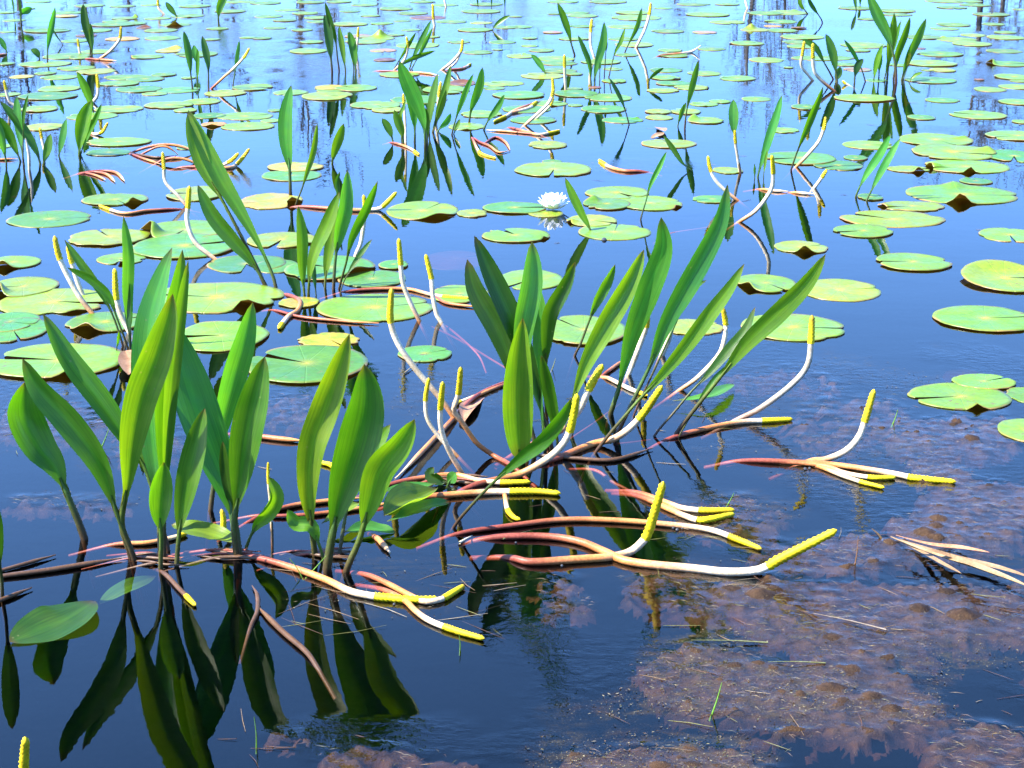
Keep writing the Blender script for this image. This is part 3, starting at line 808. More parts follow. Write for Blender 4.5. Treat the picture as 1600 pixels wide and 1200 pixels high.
plant('stand of long straight leaves leaning right, with white-stalked golden spikes low in front', 'the right-leaning tall leaves',
      [([(1006, 390), (984, 440), (948, 505), (917, 565), (897, 620), (886, 658)], 36, D(t0=.08, tone=4, yaw=10, m=.6)),
       ([(1033, 339), (1036, 390), (1014, 452), (990, 515), (975, 570), (966, 610), (954, 647)], 42, D(t0=.12, tone=2, yaw=8, m=.62, fold=.15)),
       ([(1137, 288), (1126, 345), (1095, 408), (1062, 465), (1036, 515), (1015, 572), (985, 635), (960, 690)], 34, D(t0=.28, tone=2, yaw=15, m=.55, fold=.2)),
       ([(1163, 412), (1140, 450), (1108, 492), (1072, 540), (1030, 590), (985, 640), (930, 708)], 26, D(t0=.3, tone=4, yaw=10)),
       ([(1180, 480), (1165, 515), (1140, 545), (1108, 583), (1080, 612), (1050, 648), (1022, 682)], 18, D(t0=.4, tone=3)),
       ([(1104, 438), (1090, 444), (1078, 460), (1068, 478), (1040, 540), (990, 650)], 14, D(t0=.7, tone=2)),
       ([(1290, 397), (1262, 440), (1215, 490), (1168, 535), (1125, 590), (1085, 640), (1054, 682)], 32, D(t0=.32, tone=4, yaw=14, m=.55, lean=-.1, fold=.15)),
       ([(1155, 560), (1120, 590), (1095, 625), (1060, 684)], 10, D(t0=.3, tone=0)),
       ([(1147, 600), (1110, 618), (1075, 624), (1036, 628)], 12, D(flat=8, tone=2))],
      [([(1012, 472), (1010, 508), (1003, 530), (990, 565), (982, 585)], 9, D(yf=.3, rf=.2)),
       ([(1052, 500), (1045, 530), (1034, 555)], 9, D(yf=.05, rf=.3)),
       ([(1129, 479), (1134, 508), (1132, 530), (1122, 556), (1090, 590), (1062, 610)], 8, D(yf=.17, rf=.3)),
       ([(942, 569), (921, 606), (905, 640), (880, 668), (845, 690), (820, 700)], 12, D(yf=.24, rf=.25, g=2)),
       ([(902, 615), (892, 668), (878, 696), (850, 720), (808, 742), (745, 757)], 12, D(yf=.24, rf=.3, g=2, lean=-.1)),
       ([(1035, 602), (1006, 645), (985, 668), (960, 685), (925, 694), (880, 712), (845, 724)], 12, D(yf=.24, rf=.5, g=3)),
       ([(1012, 618), (985, 608), (955, 593), (945, 590)], 7, D(yf=.15, rf=.1, g=4)),
       ([(1239, 655), (1200, 657), (1160, 659), (1110, 668), (1050, 684)], 9, D(yf=.22, rf=.55, g=5)),
       ([(975, 562), (950, 580), (945, 584)], 6, D(yf=0, rf=.9, g=3)),
       ([(1020, 700), (960, 718), (900, 716), (850, 712)], 7, D(yf=0, rf=-1, g=4)), ([(1050, 682), (1000, 690), (920, 700), (850, 720)], 4, D(yf=0, rf=2, g=4, sink=.012)), ([(970, 630), (930, 660), (880, 695)], 4, D(yf=0, rf=2, g=3, sink=.012))])
plant('shaded grey-blue flower stalk with an ochre spike, right of the leaning leaves', 'the shaded blue-grey stalk', [],
      [([(1269, 492), (1267, 537), (1261, 572), (1236, 602), (1188, 638), (1150, 657)], 10, D(yf=.18, rf=.35, grey=1))])
plant('upright golden spike rising from a flat red-stemmed spray of spikes on the water', 'the red-stemmed spray', [],
      [([(1366, 608), (1352, 655), (1342, 682), (1322, 704), (1290, 718), (1262, 722)], 11, D(yf=.3, rf=.45)),
       ([(1494, 753), (1430, 747), (1400, 741), (1352, 733), (1300, 726), (1255, 723), (1165, 720)], 10, D(yf=.2, rf=.5, g=7)),
       ([(1400, 746), (1360, 746), (1320, 739), (1282, 727), (1200, 722)], 8, D(yf=.2, rf=.45, g=5)),
       ([(1382, 762), (1346, 753), (1316, 743), (1272, 727)], 7, D(yf=.3, rf=.3, g=4))])
plant('thick golden spike rising steeply from a peach-coloured stalk in the near centre', 'the thick rising spike', [],
      [([(1037, 752), (1014, 828), (1004, 846), (985, 862), (955, 870), (900, 874), (830, 878), (798, 872)], 14, D(yf=.28, rf=.45, g=5, lean=-.1))])
plant('largest golden spike, nearly level, on a long peach and white stalk over the brown algae', 'the largest level spike', [],
      [([(1308, 828), (1216, 875), (1188, 890), (1140, 894), (1080, 888), (985, 878), (945, 862), (905, 846), (850, 838), (772, 840)], 14, D(yf=.18, rf=.35, g=7, lean=-.3))])
plant('long drooping stalk with a worn spike lying from the centre towards the right', None, [],
      [([(1190, 858), (1160, 846), (1110, 828), (1040, 819), (960, 813), (880, 812), (800, 821), (720, 833)], 10, D(yf=.13, rf=.6, g=8))])
plant('two golden spikes joined at their tips on red stalks, floating near the centre right', 'the joined golden spikes', [],
      [([(1148, 797), (1100, 798), (1066, 794), (1040, 785), (995, 770)], 10, D(yf=.3, rf=.45, g=5)),
       ([(1148, 803), (1098, 813), (1070, 806), (1045, 795), (1000, 776)], 10, D(yf=.32, rf=.45, g=5)), ([(996, 772), (960, 755), (930, 735)], 6, D(yf=0, rf=2, g=3, sink=.012))])
plant('dry straw-coloured reed leaves fanning out over the algae at the right edge', 'the dry reed fan',
      [([(1610, 918), (1540, 893), (1500, 880), (1440, 858), (1367, 829)], 9, D(flat=14, dead=1, fold=.5)), ([(1546, 863), (1500, 856), (1450, 850), (1385, 832)], 5, D(flat=12, dead=1)),
       ([(1502, 896), (1470, 880), (1430, 858), (1380, 833)], 5, D(flat=10, dead=1)), ([(1612, 903), (1560, 888), (1500, 874), (1440, 855), (1390, 836)], 6, D(flat=18, dead=1))], cat='dry reed', name='dry_reed')
# ---- left middle
plant('two white-stalked spikes leaning left above the yellowish pad', 'the leaning white stalks', [],
      [([(85, 368), (92, 400), (105, 430), (125, 465), (146, 492)], 9, D(yf=.25, rf=.35)), ([(105, 383), (112, 410), (121, 440), (130, 462)], 8, D(yf=.33, rf=.2))])
plant('narrow upright leaf with arching leaves at its left and a thick yellow spike', 'the thick-spiked narrow leaf',
      [([(193, 338), (200, 400), (199, 460), (202, 500), (204, 545)], 20, D(t0=.14, tone=2, m=.5)), ([(101, 375), (125, 410), (152, 448), (175, 490), (192, 540)], 15, D(t0=.3, tone=0)),
       ([(105, 418), (140, 435), (170, 462), (182, 495), (200, 545)], 15, D(t0=.35, tone=0)), ([(199, 430), (200, 480), (203, 548)], 12, D(t0=.2, tone=3)), ([(186, 517), (184, 535), (182, 550)], 5, D(t0=.2))],
      [([(179, 419), (182, 467), (190, 495), (203, 520)], 9, D(yf=.45, rf=.1))])
plant('torn yellowish dead leaf base floating beside the large notched pad', None, [([(196, 548), (205, 565), (200, 590)], 22, D(flat=6, dead=1))], name='dead_leaf')
plant('two long overlapping leaves sweeping up leftwards behind the notched round pads', 'the sweeping long leaves',
      [([(294, 172), (312, 215), (345, 280), (376, 332), (406, 385), (424, 425), (431, 449)], 29, D(t0=.08, tone=4, yaw=8, m=.66)),
       ([(293, 176), (306, 225), (322, 268), (350, 318), (385, 385), (414, 446)], 27, D(t0=.52, tone=1, yaw=-5)),
       ([(309, 289), (332, 335), (362, 372), (390, 405), (416, 447)], 26, D(t0=.12, tone=0))],
      [([(373, 239), (362, 250), (345, 259), (318, 262)], 6, D(yf=.35, rf=.5, g=2)), ([(390, 232), (378, 248), (368, 258), (355, 262), (292, 261)], 6, D(yf=.25, rf=.5, g=3))])
plant('thick cluster of narrow leaves of uneven height behind the large round pad', 'the uneven narrow-leaved cluster',
      [([(543, 266), (540, 320), (531, 360), (525, 395), (521, 452)], 24, D(t0=.3, tone=2, m=.5)), ([(466, 322), (472, 370), (472, 420), (476, 464)], 19, D(t0=.08, tone=4)),
       ([(530, 300), (512, 350), (492, 395), (484, 430), (482, 466)], 22, D(t0=.12, tone=4)), ([(524, 322), (518, 370), (510, 420), (508, 450)], 19, D(t0=.1, tone=1)),
       ([(590, 283), (571, 328), (550, 372), (541, 410), (530, 452)], 16, D(t0=.3, tone=0)), ([(581, 374), (562, 400), (541, 432), (532, 457)], 9, D(t0=.3, tone=3)),
       ([(485, 388), (489, 420), (494, 462)], 9, D(t0=.1, tone=3))],
      [([(568, 304), (570, 322), (569, 345), (564, 378), (556, 398)], 7, D(yf=.2, rf=.15)), ([(620, 300), (603, 318), (588, 327), (545, 328), (472, 323)], 7, D(yf=.17, rf=.6, g=3)),
       ([(436, 513), (450, 495), (465, 485), (468, 470), (450, 461)], 8, D(yf=.1, rf=.6, g=5))])
plant('white spike leaning over the far-left pads with a long bent white stalk', 'the bent white stalk', [],
      [([(296, 290), (294, 320), (293, 348), (306, 380), (336, 405)], 8, D(yf=.25, rf=.25)), ([(254, 237), (256, 262), (259, 285), (278, 306), (292, 322)], 6, D(yf=.28, rf=.3))])
plant('two golden spikes on slim curved stalks whose red stems run on below the water', 'the slim twin spikes', [],
      [ ([(655, 501), (715, 530), (765, 560), (820, 595)], 4, D(yf=0, rf=2, g=4, sink=.012)), ([(689, 503), (720, 528), (748, 556)], 4, D(yf=0, rf=2, g=3, sink=.012)),([(623, 372), (626, 410), (629, 440), (640, 470), (655, 501)], 8, D(yf=.28, rf=.3)), ([(665, 397), (674, 435), (676, 460), (682, 490), (689, 503)], 8, D(yf=.35, rf=.15)),
       ([(733, 466), (700, 464), (672, 460), (640, 452), (600, 451), (545, 455)], 6, D(yf=.18, rf=.6, g=6)), ([(752, 480), (700, 474), (678, 463)], 5, D(yf=0, rf=1, g=3)),
       ([(592, 505), (540, 502), (470, 495), (430, 485)], 5, D(yf=0, rf=1, g=4)), ([(777, 540), (770, 508), (755, 485), (744, 478)], 6, D(yf=0, rf=-1, g=4))])
plant('tall smooth leaf with a smaller curved leaf at its right, behind the yellow pad', 'the tall smooth leaf',
      [([(455, 133), (447, 180), (447, 220), (452, 258), (454, 306)], 24, D(t0=.24, tone=2, m=.5, fold=.15)), ([(496, 192), (490, 235), (479, 272), (470, 300), (462, 320)], 10, D(t0=.22, tone=4))])
plant('small single bright leaf standing by itself right of the tall smooth leaf', 'the small single leaf', [([(537, 193), (531, 212), (523, 235), (519, 256)], 16, D(t0=.05, tone=4))])
plant('dark shrivelled bud leaf by the uneven cluster', None, [([(531, 268), (526, 285), (528, 305), (520, 330)], 8, D(t0=.2, tone=3))])
# ---- centre far
plant('dense far clump with one broad leaf between small oval leaves and narrow leaves', 'the dense far clump',
      [([(624, 95), (640, 132), (654, 165), (662, 192), (665, 226)], 26, D(t0=.12, tone=2, m=.6)), ([(633, 128), (644, 160), (648, 190), (648, 222)], 16, D(t0=.2, tone=2)),
       ([(684, 115), (678, 145), (673, 175), (670, 207)], 13, D(t0=.1, tone=0)), ([(704, 102), (696, 140), (684, 175), (676, 207)], 12, D(t0=.15, tone=4)), ([(697, 140), (690, 165), (682, 190), (677, 207)], 9, D(t0=.2, tone=1)),
       ([(597, 185), (605, 198), (611, 212), (614, 222)], 13, D(t0=.15, tone=4)), ([(616, 172), (622, 190), (628, 208), (631, 228)], 15, D(t0=.2, tone=4)), ([(634, 155), (630, 170), (626, 182), (628, 228)], 6, D(t0=.3, tone=4)),
       ([(704, 177), (698, 190), (684, 205)], 10, D(t0=.1, tone=2)), ([(665, 168), (668, 190), (668, 222)], 8, D(tone=3))],
      [([(630, 146), (631, 162), (633, 190), (634, 222)], 4.5, D(yf=.25, rf=.1)), ([(689, 127), (686, 148), (683, 180), (681, 196)], 5, D(yf=.3, rf=.1)), ([(655, 241), (641, 232), (626, 226), (612, 223)], 4, D(yf=.25, rf=.4, g=4))])
plant('three separate thin leaves in a row on reddish stems right of the dense far clump', 'the row of thin leaves',
      [([(740, 115), (727, 145), (714, 180), (706, 210)], 10, D(t0=.25, tone=2)), ([(754, 105), (749, 135), (737, 168), (733, 192)], 15, D(t0=.15, tone=2)), ([(788, 148), (778, 168), (763, 188), (756, 203)], 11, D(t0=.2, tone=2)), ([(719, 186), (714, 198), (709, 210)], 7, D(t0=.1, tone=4))])
plant('tangle of dark pink looping stalks on the water right of the dense far clump', 'the looping stalks', [],
      [([(775, 247), (760, 243), (748, 236), (738, 216)], 4, D(yf=.3, rf=.4, g=4)), ([(797, 235), (780, 238), (765, 228), (750, 222), (740, 216)], 4, D(yf=0, rf=.9, g=5)), ([(797, 234), (790, 222), (775, 214), (760, 222)], 4, D(yf=0, rf=.9, g=4)),
       ([(772, 190), (790, 182), (806, 172), (840, 160)], 5, D(yf=.2, rf=.4, g=4)), ([(760, 203), (800, 206), (840, 211)], 4, D(yf=0, rf=.8, g=3))], cat='plant stems', name='stem_tangle')
plant('group of four dark narrow leaves in a row near the far left centre', 'the four dark leaves',
      [([(507, 22), (513, 48), (516, 80), (519, 112)], 15, D(t0=.2, tone=3)), ([(508, 3), (516, 32), (524, 60), (527, 88), (530, 110)], 9, D(t0=.35, tone=3)), ([(530, 41), (536, 75), (540, 112)], 10, D(t0=.1, tone=4)), ([(546, 49), (553, 80), (556, 111)], 14, D(t0=.1, tone=0)),
       ([(543, 48), (548, 75), (553, 108)], 7, D(t0=.1, tone=1))],
      [([(560, 42), (559, 60), (557, 84)], 4, D(yf=.35, rf=.1))])
plant('spray of slanting thin leaves and two white spikes behind the dense far clump', 'the slanting far spray',
      [([(674, 31), (661, 58), (648, 85), (640, 107)], 9, D(t0=.1, tone=2)), ([(676, 43), (658, 80), (643, 108)], 7, D(t0=.2, tone=2)), ([(650, 50), (632, 80), (615, 110)], 6, D(t0=.2, tone=3)), ([(680, 79), (652, 88), (628, 100), (618, 110)], 8, D(t0=.1, tone=0))],
      [([(635, 57), (637, 73), (632, 93), (616, 110)], 4.5, D(yf=.28, rf=.3)), ([(723, 61), (720, 80), (706, 97), (691, 109)], 5, D(yf=.32, rf=.3)), ([(720, 82), (712, 98), (702, 106)], 4, D(yf=.05, rf=.2)),
       ([(736, 100), (722, 107), (704, 109)], 4, D(yf=.25, rf=.4, g=3)), ([(686, 118), (660, 114), (595, 111)], 3.5, D(yf=0, rf=.8, g=3))])
# ---- far left
plant('far-left clump of arching dark leaves over the water with white spikes', 'the far-left arching clump',
      [([(0, 158), (30, 195), (54, 232), (63, 256)], 17, D(t0=.05, tone=0)), ([(-2, 182), (16, 212), (32, 252)], 16, D(t0=.1, tone=0)), ([(26, 150), (28, 182), (33, 225), (37, 256)], 14, D(t0=.2, tone=2)), ([(44, 148), (40, 165), (37, 185), (36, 256)], 6, D(t0=.5)),
       ([(79, 209), (75, 232), (68, 256)], 14, D(t0=.03, tone=4)), ([(-14, 175), (0, 210), (10, 255)], 14, D(t0=.1, tone=2))],
      [([(62, 199), (65, 215), (70, 236)], 5, D(yf=.4, rf=.05)), ([(40, 216), (45, 240), (46, 266)], 5, D(yf=0, rf=.05)), ([(6, 125), (10, 143), (15, 158), (24, 166)], 5, D(yf=.3, rf=.1)), ([(28, 248), (0, 249), (-20, 248)], 4, D(yf=0, rf=.9, g=3))])
plant('single thin upright leaf between the far-left clump and the tall bright leaf', None, [([(104, 185), (99, 212), (95, 230), (92, 244)], 12, D(t0=.05, tone=2))])
plant('broad bright leaf with a narrow one crossing it and a white spike leaning behind', 'the broad bright far-left leaf',
      [([(142, 158), (134, 185), (127, 215), (124, 243)], 24, D(t0=.04, tone=4, m=.6)), ([(159, 162), (148, 190), (136, 215), (126, 242)], 9, D(t0=.1, tone=0)), ([(120, 112), (130, 135), (140, 160), (146, 175)], 14, D(t0=.02, tone=0))],
      [([(151, 115), (153, 135), (152, 150), (144, 161)], 5.5, D(yf=.4, rf=.05)), ([(169, 191), (160, 206), (150, 210), (141, 208)], 5, D(yf=.4, rf=.4, g=2))])
plant('dark leaf pair standing behind the orange-yellow pad at the far left', None,
      [([(130, 6), (134, 32), (140, 60), (142, 85)], 14, D(t0=.12, tone=3)), ([(141, 36), (143, 60), (144, 86)], 8, D(t0=.1, tone=0))], [([(121, 60), (123, 72), (125, 84)], 4, D(yf=.5, rf=.1))])
plant('slender pale leaf with a bent stem behind it at the far left', None, [([(86, 11), (80, 40), (75, 70), (74, 98)], 10, D(t0=.2, tone=2)), ([(82, 45), (90, 58), (98, 70)], 3, D(tone=3))])
plant('white spike leaning left over the yellow pad on a long pink stalk', None, [], [([(189, 41), (188, 56), (185, 65), (172, 80), (155, 93)], 5, D(yf=.25, rf=.4)), ([(182, 95), (155, 93), (136, 92)], 4, D(yf=0, rf=.9, g=3))])
plant('row of three small leaves on dark stems with a right-leaning spike, far left', 'the three small far leaves',
      [([(287, 48), (293, 78), (297, 108), (301, 140)], 12, D(t0=.25, tone=0)), ([(309, 76), (309, 105), (308, 138)], 7, D(t0=.2, tone=4)), ([(316, 56), (322, 85), (325, 105), (326, 144)], 12, D(t0=.35, tone=3)), ([(303, 70), (306, 85), (308, 110)], 12, D(t0=.3, tone=2)), ([(374, 63), (370, 92), (364, 135)], 7, D(t0=.3, tone=2))],
      [([(390, 75), (381, 90), (365, 107), (345, 125), (330, 139)], 4.5, D(yf=.2, rf=.55))])
plant('short leaning leaf beside a white spike on a reddish pad in the far left', None, [([(259, 3), (268, 15), (277, 27)], 10, D(t0=.1, tone=0))], [([(246, -4), (248, 12), (256, 22)], 4.5, D(yf=.4, rf=.1))])
plant('bright leaf cut by the top of the view with its reflection below it', None, [([(352, -16), (348, 0), (343, 15), (341, 32)], 14, D(t0=.1, tone=4))])
plant('dark folded reed stems in the far top left corner', None, [([(17, -8), (21, 12), (22, 26)], 3, D(tone=3)), ([(28, -8), (32, 10), (33, 38)], 4, D(tone=3)), ([(50, 12), (42, 16), (33, 22), (33, 38)], 12, D(t0=.4, tone=2, flat=0))])
plant('short leaf tip at the left edge above the far-left clump', None, [([(0, 58), (6, 70), (11, 82)], 9, D(t0=.1, tone=2))], [([(11, 84), (0, 86), (-8, 86)], 4, D(yf=0, rf=.9, g=3))])
plant('small dark folded leaf poking from the pads at the far left', None, [([(48, 77), (56, 82), (62, 92)], 11, D(t0=.05, tone=0))])
plant('pinkish arched stalks looping over the water behind the sweeping leaves', 'the arched pink stalks', [],
      [([(310, 242), (290, 231), (262, 226), (235, 229), (205, 239)], 5, D(yf=0, rf=.8, g=1, lean=0)), ([(278, 241), (262, 230), (245, 230), (222, 241)], 4, D(yf=0, rf=.9, g=1)),
       ([(315, 262), (296, 251), (275, 247), (255, 250), (244, 256)], 5, D(yf=0, rf=.8, g=1)), ([(272, 243), (245, 246), (205, 240)], 4, D(yf=0, rf=-1, g=3)), ([(250, 256), (225, 248), (205, 241)], 4, D(yf=0, rf=.9, g=3))], cat='plant stems', name='stem_tangle')
plant('bundle of curved pinkish stalks arching at the surface below the broad bright far-left leaf', 'the pink stalk bundle', [],
      [([(195, 283), (182, 270), (160, 267), (132, 270)], 5, D(yf=0, rf=.8, g=4)), ([(180, 284), (168, 273), (150, 269), (130, 271)], 5, D(yf=0, rf=.8, g=4)), ([(165, 281), (150, 274), (130, 270)], 4, D(yf=0, rf=.9, g=3))], cat='plant stems', name='stem_tangle')
plant('flat-lying golden spike on a stalk that runs into a dark red sheath', 'the red-sheathed spike', [],
      [([(155, 321), (186, 332), (205, 333), (230, 329), (276, 327)], 5, D(yf=.25, rf=.5, g=5))])
# ---- right far
plant('pair of tall leaves leaning together with small ones and a leaning far spike', 'the far centre-right leaves',
      [([(944, 34), (943, 60), (936, 90), (930, 115), (929, 134)], 14, D(t0=.1, tone=2)), ([(903, 55), (911, 75), (920, 100), (924, 134)], 9, D(t0=.1, tone=0)), ([(977, 43), (970, 65), (960, 85), (951, 122)], 7, D(t0=.4, tone=4)), ([(948, 62), (946, 90), (944, 124)], 4, D(t0=.7, tone=3)), ([(938, 98), (937, 115), (937, 126)], 5, D(t0=.6, tone=3))],
      [([(925, 29), (923, 47), (923, 70), (929, 92)], 5, D(yf=.33, rf=.1))])
plant('long leaf arching left with a twisted stem, far centre', None, [([(871, 4), (880, 25), (889, 52), (893, 70), (898, 87)], 12, D(t0=.25, tone=4))])
plant('far leaf and leaning white spike, the tallest spike against the blue water', 'the tallest far spike', [([(1003, 12), (996, 40), (984, 65), (976, 83)], 8, D(t0=.2, tone=0))],
      [([(1017, 4), (1014, 25), (1008, 45), (1000, 62), (994, 74)], 5, D(yf=.25, rf=.15))])
plant('yellow-tipped upright spike in front of a short leaf, far centre', None, [([(830, 85), (842, 98), (853, 116)], 10, D(t0=.05, tone=2))], [([(882, 85), (882, 102), (883, 122), (884, 141)], 5, D(yf=.35, rf=.2))])
plant('white stalks leaning left in a bundle with yellow tips, left of the centre far pads', 'the leaning white bundle', [],
      [([(863, 121), (864, 142), (858, 160), (842, 176), (820, 196)], 5.5, D(yf=.28, rf=.3)), ([(865, 151), (859, 165), (846, 178), (836, 186)], 5, D(yf=.3, rf=.2)), ([(839, 159), (826, 169), (796, 178)], 6, D(yf=.35, rf=.1, g=3)),
       ([(875, 204), (858, 208), (838, 210), (800, 200)], 5, D(yf=.25, rf=.5, g=4))])
plant('thin dark reed leaf bending over its own angled reflection', None, [([(952, 122), (965, 145), (975, 167), (983, 195)], 7, D(t0=.3, tone=3))])
plant('small bent leaf rising from the far water', None, [([(1037, 106), (1026, 113), (1016, 122), (1013, 132)], 6, D(tone=3))])
plant('tall slender leaf with a small one at its foot, alone on open water', 'the tall slender pair',
      [([(1091, 94), (1085, 120), (1079, 145), (1073, 172), (1070, 200)], 11, D(t0=.3, tone=0)), ([(1072, 160), (1064, 178), (1059, 197)], 8, D(t0=.1, tone=0))])
plant('pale pinkish stalk lying with a raised tip on the far pads', None, [], [([(1095, 71), (1080, 81), (1062, 84), (1034, 87)], 5, D(yf=0, rf=.2, g=3))])
plant('folded brown leaf tip standing out of the open water', None, [([(1039, 205), (1028, 200), (1016, 197)], 8, D(flat=6, dead=1)), ([(1017, 216), (1027, 212), (1039, 206)], 7, D(flat=6, dead=1))], name='dead_leaf')
plant('curved small leaf with its tip over the yellowish round pad', None, [([(1036, 211), (1052, 235), (1066, 255), (1079, 266)], 9, D(t0=.1, tone=4))])
plant('short golden spike floating flat on open water left of the tall slender pair', None, [], [([(936, 250), (953, 261), (976, 267), (1002, 268)], 6, D(yf=.32, rf=.45, g=4))])
plant('bright single blade leaning left out of the pad beside the white water lily', 'the blade beside the water lily', [([(883, 278), (895, 305), (908, 332), (923, 361)], 15, D(t0=.0, tone=4, fold=.1))])
plant('thin blade on a red stem leaning right among the pads', None, [([(1042, 236), (1030, 262), (1016, 290), (1009, 315), (1001, 343)], 9, D(t0=.35, tone=2))])
plant('small oval leaf on a pale stalk with a golden spike at the right of centre', 'the pale-stalked oval leaf', [([(1146, 155), (1146, 180), (1147, 205), (1152, 240), (1157, 271)], 17, D(t0=.52, tone=2))],
      [([(1148, 203), (1149, 222), (1152, 242), (1156, 270)], 5, D(yf=.25, rf=.05)), ([(1106, 243), (1109, 262), (1117, 280), (1130, 295), (1152, 313)], 6, D(yf=.28, rf=.4))])
plant('two upright leaves with a long curved white stalk sweeping down to the left', 'the sweeping white stalk', [([(1222, 148), (1214, 180), (1204, 210), (1193, 245), (1184, 276)], 15, D(t0=.05, tone=2)), ([(1199, 235), (1196, 255), (1193, 276)], 5, D(tone=4)), ([(1179, 256), (1179, 268), (1179, 280)], 4, D(tone=4))],
      [ ([(1155, 347), (1100, 357), (1045, 366)], 4, D(yf=0, rf=2, g=3, sink=.012)),([(1206, 242), (1208, 268), (1207, 290), (1198, 308), (1180, 330), (1155, 347)], 7, D(yf=.22, rf=.35))])
plant('two yellow-tipped spikes on bent dark stems with oval leaves, at the far right', 'the twin far-right spikes',
      [([(1290, 53), (1297, 72), (1303, 95), (1308, 128)], 15, D(t0=.2, tone=0)), ([(1252, 61), (1272, 73), (1286, 95), (1302, 124)], 10, D(t0=.35, tone=0)), ([(1313, 104), (1310, 114), (1306, 127)], 12, D(t0=.02, tone=3))],
      [([(1257, 64), (1254, 82), (1252, 102), (1262, 116), (1270, 126)], 5, D(yf=.3, rf=.2)), ([(1270, 67), (1270, 90), (1273, 112), (1284, 126), (1303, 142)], 6, D(yf=.25, rf=.4))])
plant('thick far-right clump of tall leaves, one reaching out of the top of the view', 'the tall far-right clump',
      [([(1356, -12), (1370, 22), (1384, 50), (1393, 75), (1399, 102), (1400, 130)], 19, D(t0=.35, tone=2)), ([(1397, 20), (1395, 45), (1390, 80), (1386, 126)], 14, D(t0=.2, tone=4)), ([(1408, 32), (1399, 62), (1388, 98), (1382, 124)], 9, D(t0=.1, tone=0)),
       ([(1422, 27), (1413, 55), (1402, 85), (1396, 122)], 12, D(t0=.1, tone=0)), ([(1447, 29), (1433, 60), (1418, 92), (1409, 125)], 14, D(t0=.05, tone=4)), ([(1379, 70), (1371, 95), (1365, 126)], 10, D(t0=.05, tone=4)), ([(1376, 80), (1374, 105), (1373, 126)], 8, D(t0=.3, tone=2)), ([(1442, 113), (1430, 118), (1420, 129)], 6, D(tone=4))],
      [([(1422, 82), (1416, 104), (1410, 124)], 6, D(yf=.5, rf=.05))])
plant('slim leaf and small oval leaf standing left of the tall far-right clump', None, [([(1319, 62), (1333, 82), (1345, 105), (1352, 128)], 7, D(t0=.3, tone=2)), ([(1349, 92), (1340, 103), (1336, 118), (1335, 130)], 12, D(t0=.25, tone=3))],
      [([(1316, 126), (1321, 131), (1325, 133)], 4, D(yf=.6, rf=.1))])
plant('narrow leaf leaning right with a golden spike on a pink stem beside it', 'the pink-stemmed spike', [([(1286, 135), (1276, 160), (1264, 190), (1250, 225), (1241, 250), (1236, 266)], 12, D(t0=.25, tone=0))],
      [([(1290, 182), (1288, 198), (1280, 220), (1262, 242), (1244, 261)], 6, D(yf=.2, rf=.4)), ([(1292, 265), (1281, 282), (1272, 294)], 6, D(yf=.4, rf=.1))])
plant('pair of parallel leaves spotted with white drops, leaning right beside the big pad group', 'the parallel spotted leaves', [([(1392, 209), (1376, 240), (1356, 270), (1343, 293), (1337, 308)], 14, D(t0=.14, tone=2)), ([(1407, 216), (1393, 240), (1376, 270), (1363, 295), (1354, 314)], 13, D(t0=.14, tone=2))])
plant('tan stalk pieces floating at the foot of the pink-stemmed spike', None, [], [([(1232, 299), (1210, 298), (1190, 296)], 5, D(yf=0, rf=.3, g=3)), ([(1272, 303), (1255, 302), (1240, 301)], 5, D(yf=0, rf=.3, g=3))], cat='plant stems', name='stem_tangle')
plant('cut-off reed stems with a folded dark tip at the top right', None, [([(1262, -6), (1268, 8), (1282, 28), (1285, 36)], 7, D(t0=.3, tone=3)), ([(1248, -8), (1252, 8), (1262, 22)], 7, D(t0=.2, tone=0)), ([(1334, -12), (1336, 2), (1338, 18)], 6, D(tone=0)), ([(1343, -10), (1344, 10)], 5, D(tone=0))])
plant('white stalk bit rising at the top of the pads, far right of centre', None, [], [([(1164, -10), (1165, 2), (1168, 13)], 4, D(yf=0, rf=.05))])
plant('short leaf and thin reeds in the far centre top', None, [([(797, 24), (786, 30), (776, 38), (769, 47)], 7, D(t0=.05, tone=4)), ([(745, -8), (747, 12)], 3, D(tone=3)), ([(768, -8), (768, 10)], 3, D(tone=3)), ([(788, -8), (789, 14)], 3, D(tone=3))],
      [([(676, 6), (677, 28), (679, 40)], 4.5, D(yf=.65, rf=.05)), ([(693, -6), (697, 11)], 3.5, D(yf=0, rf=.05))])

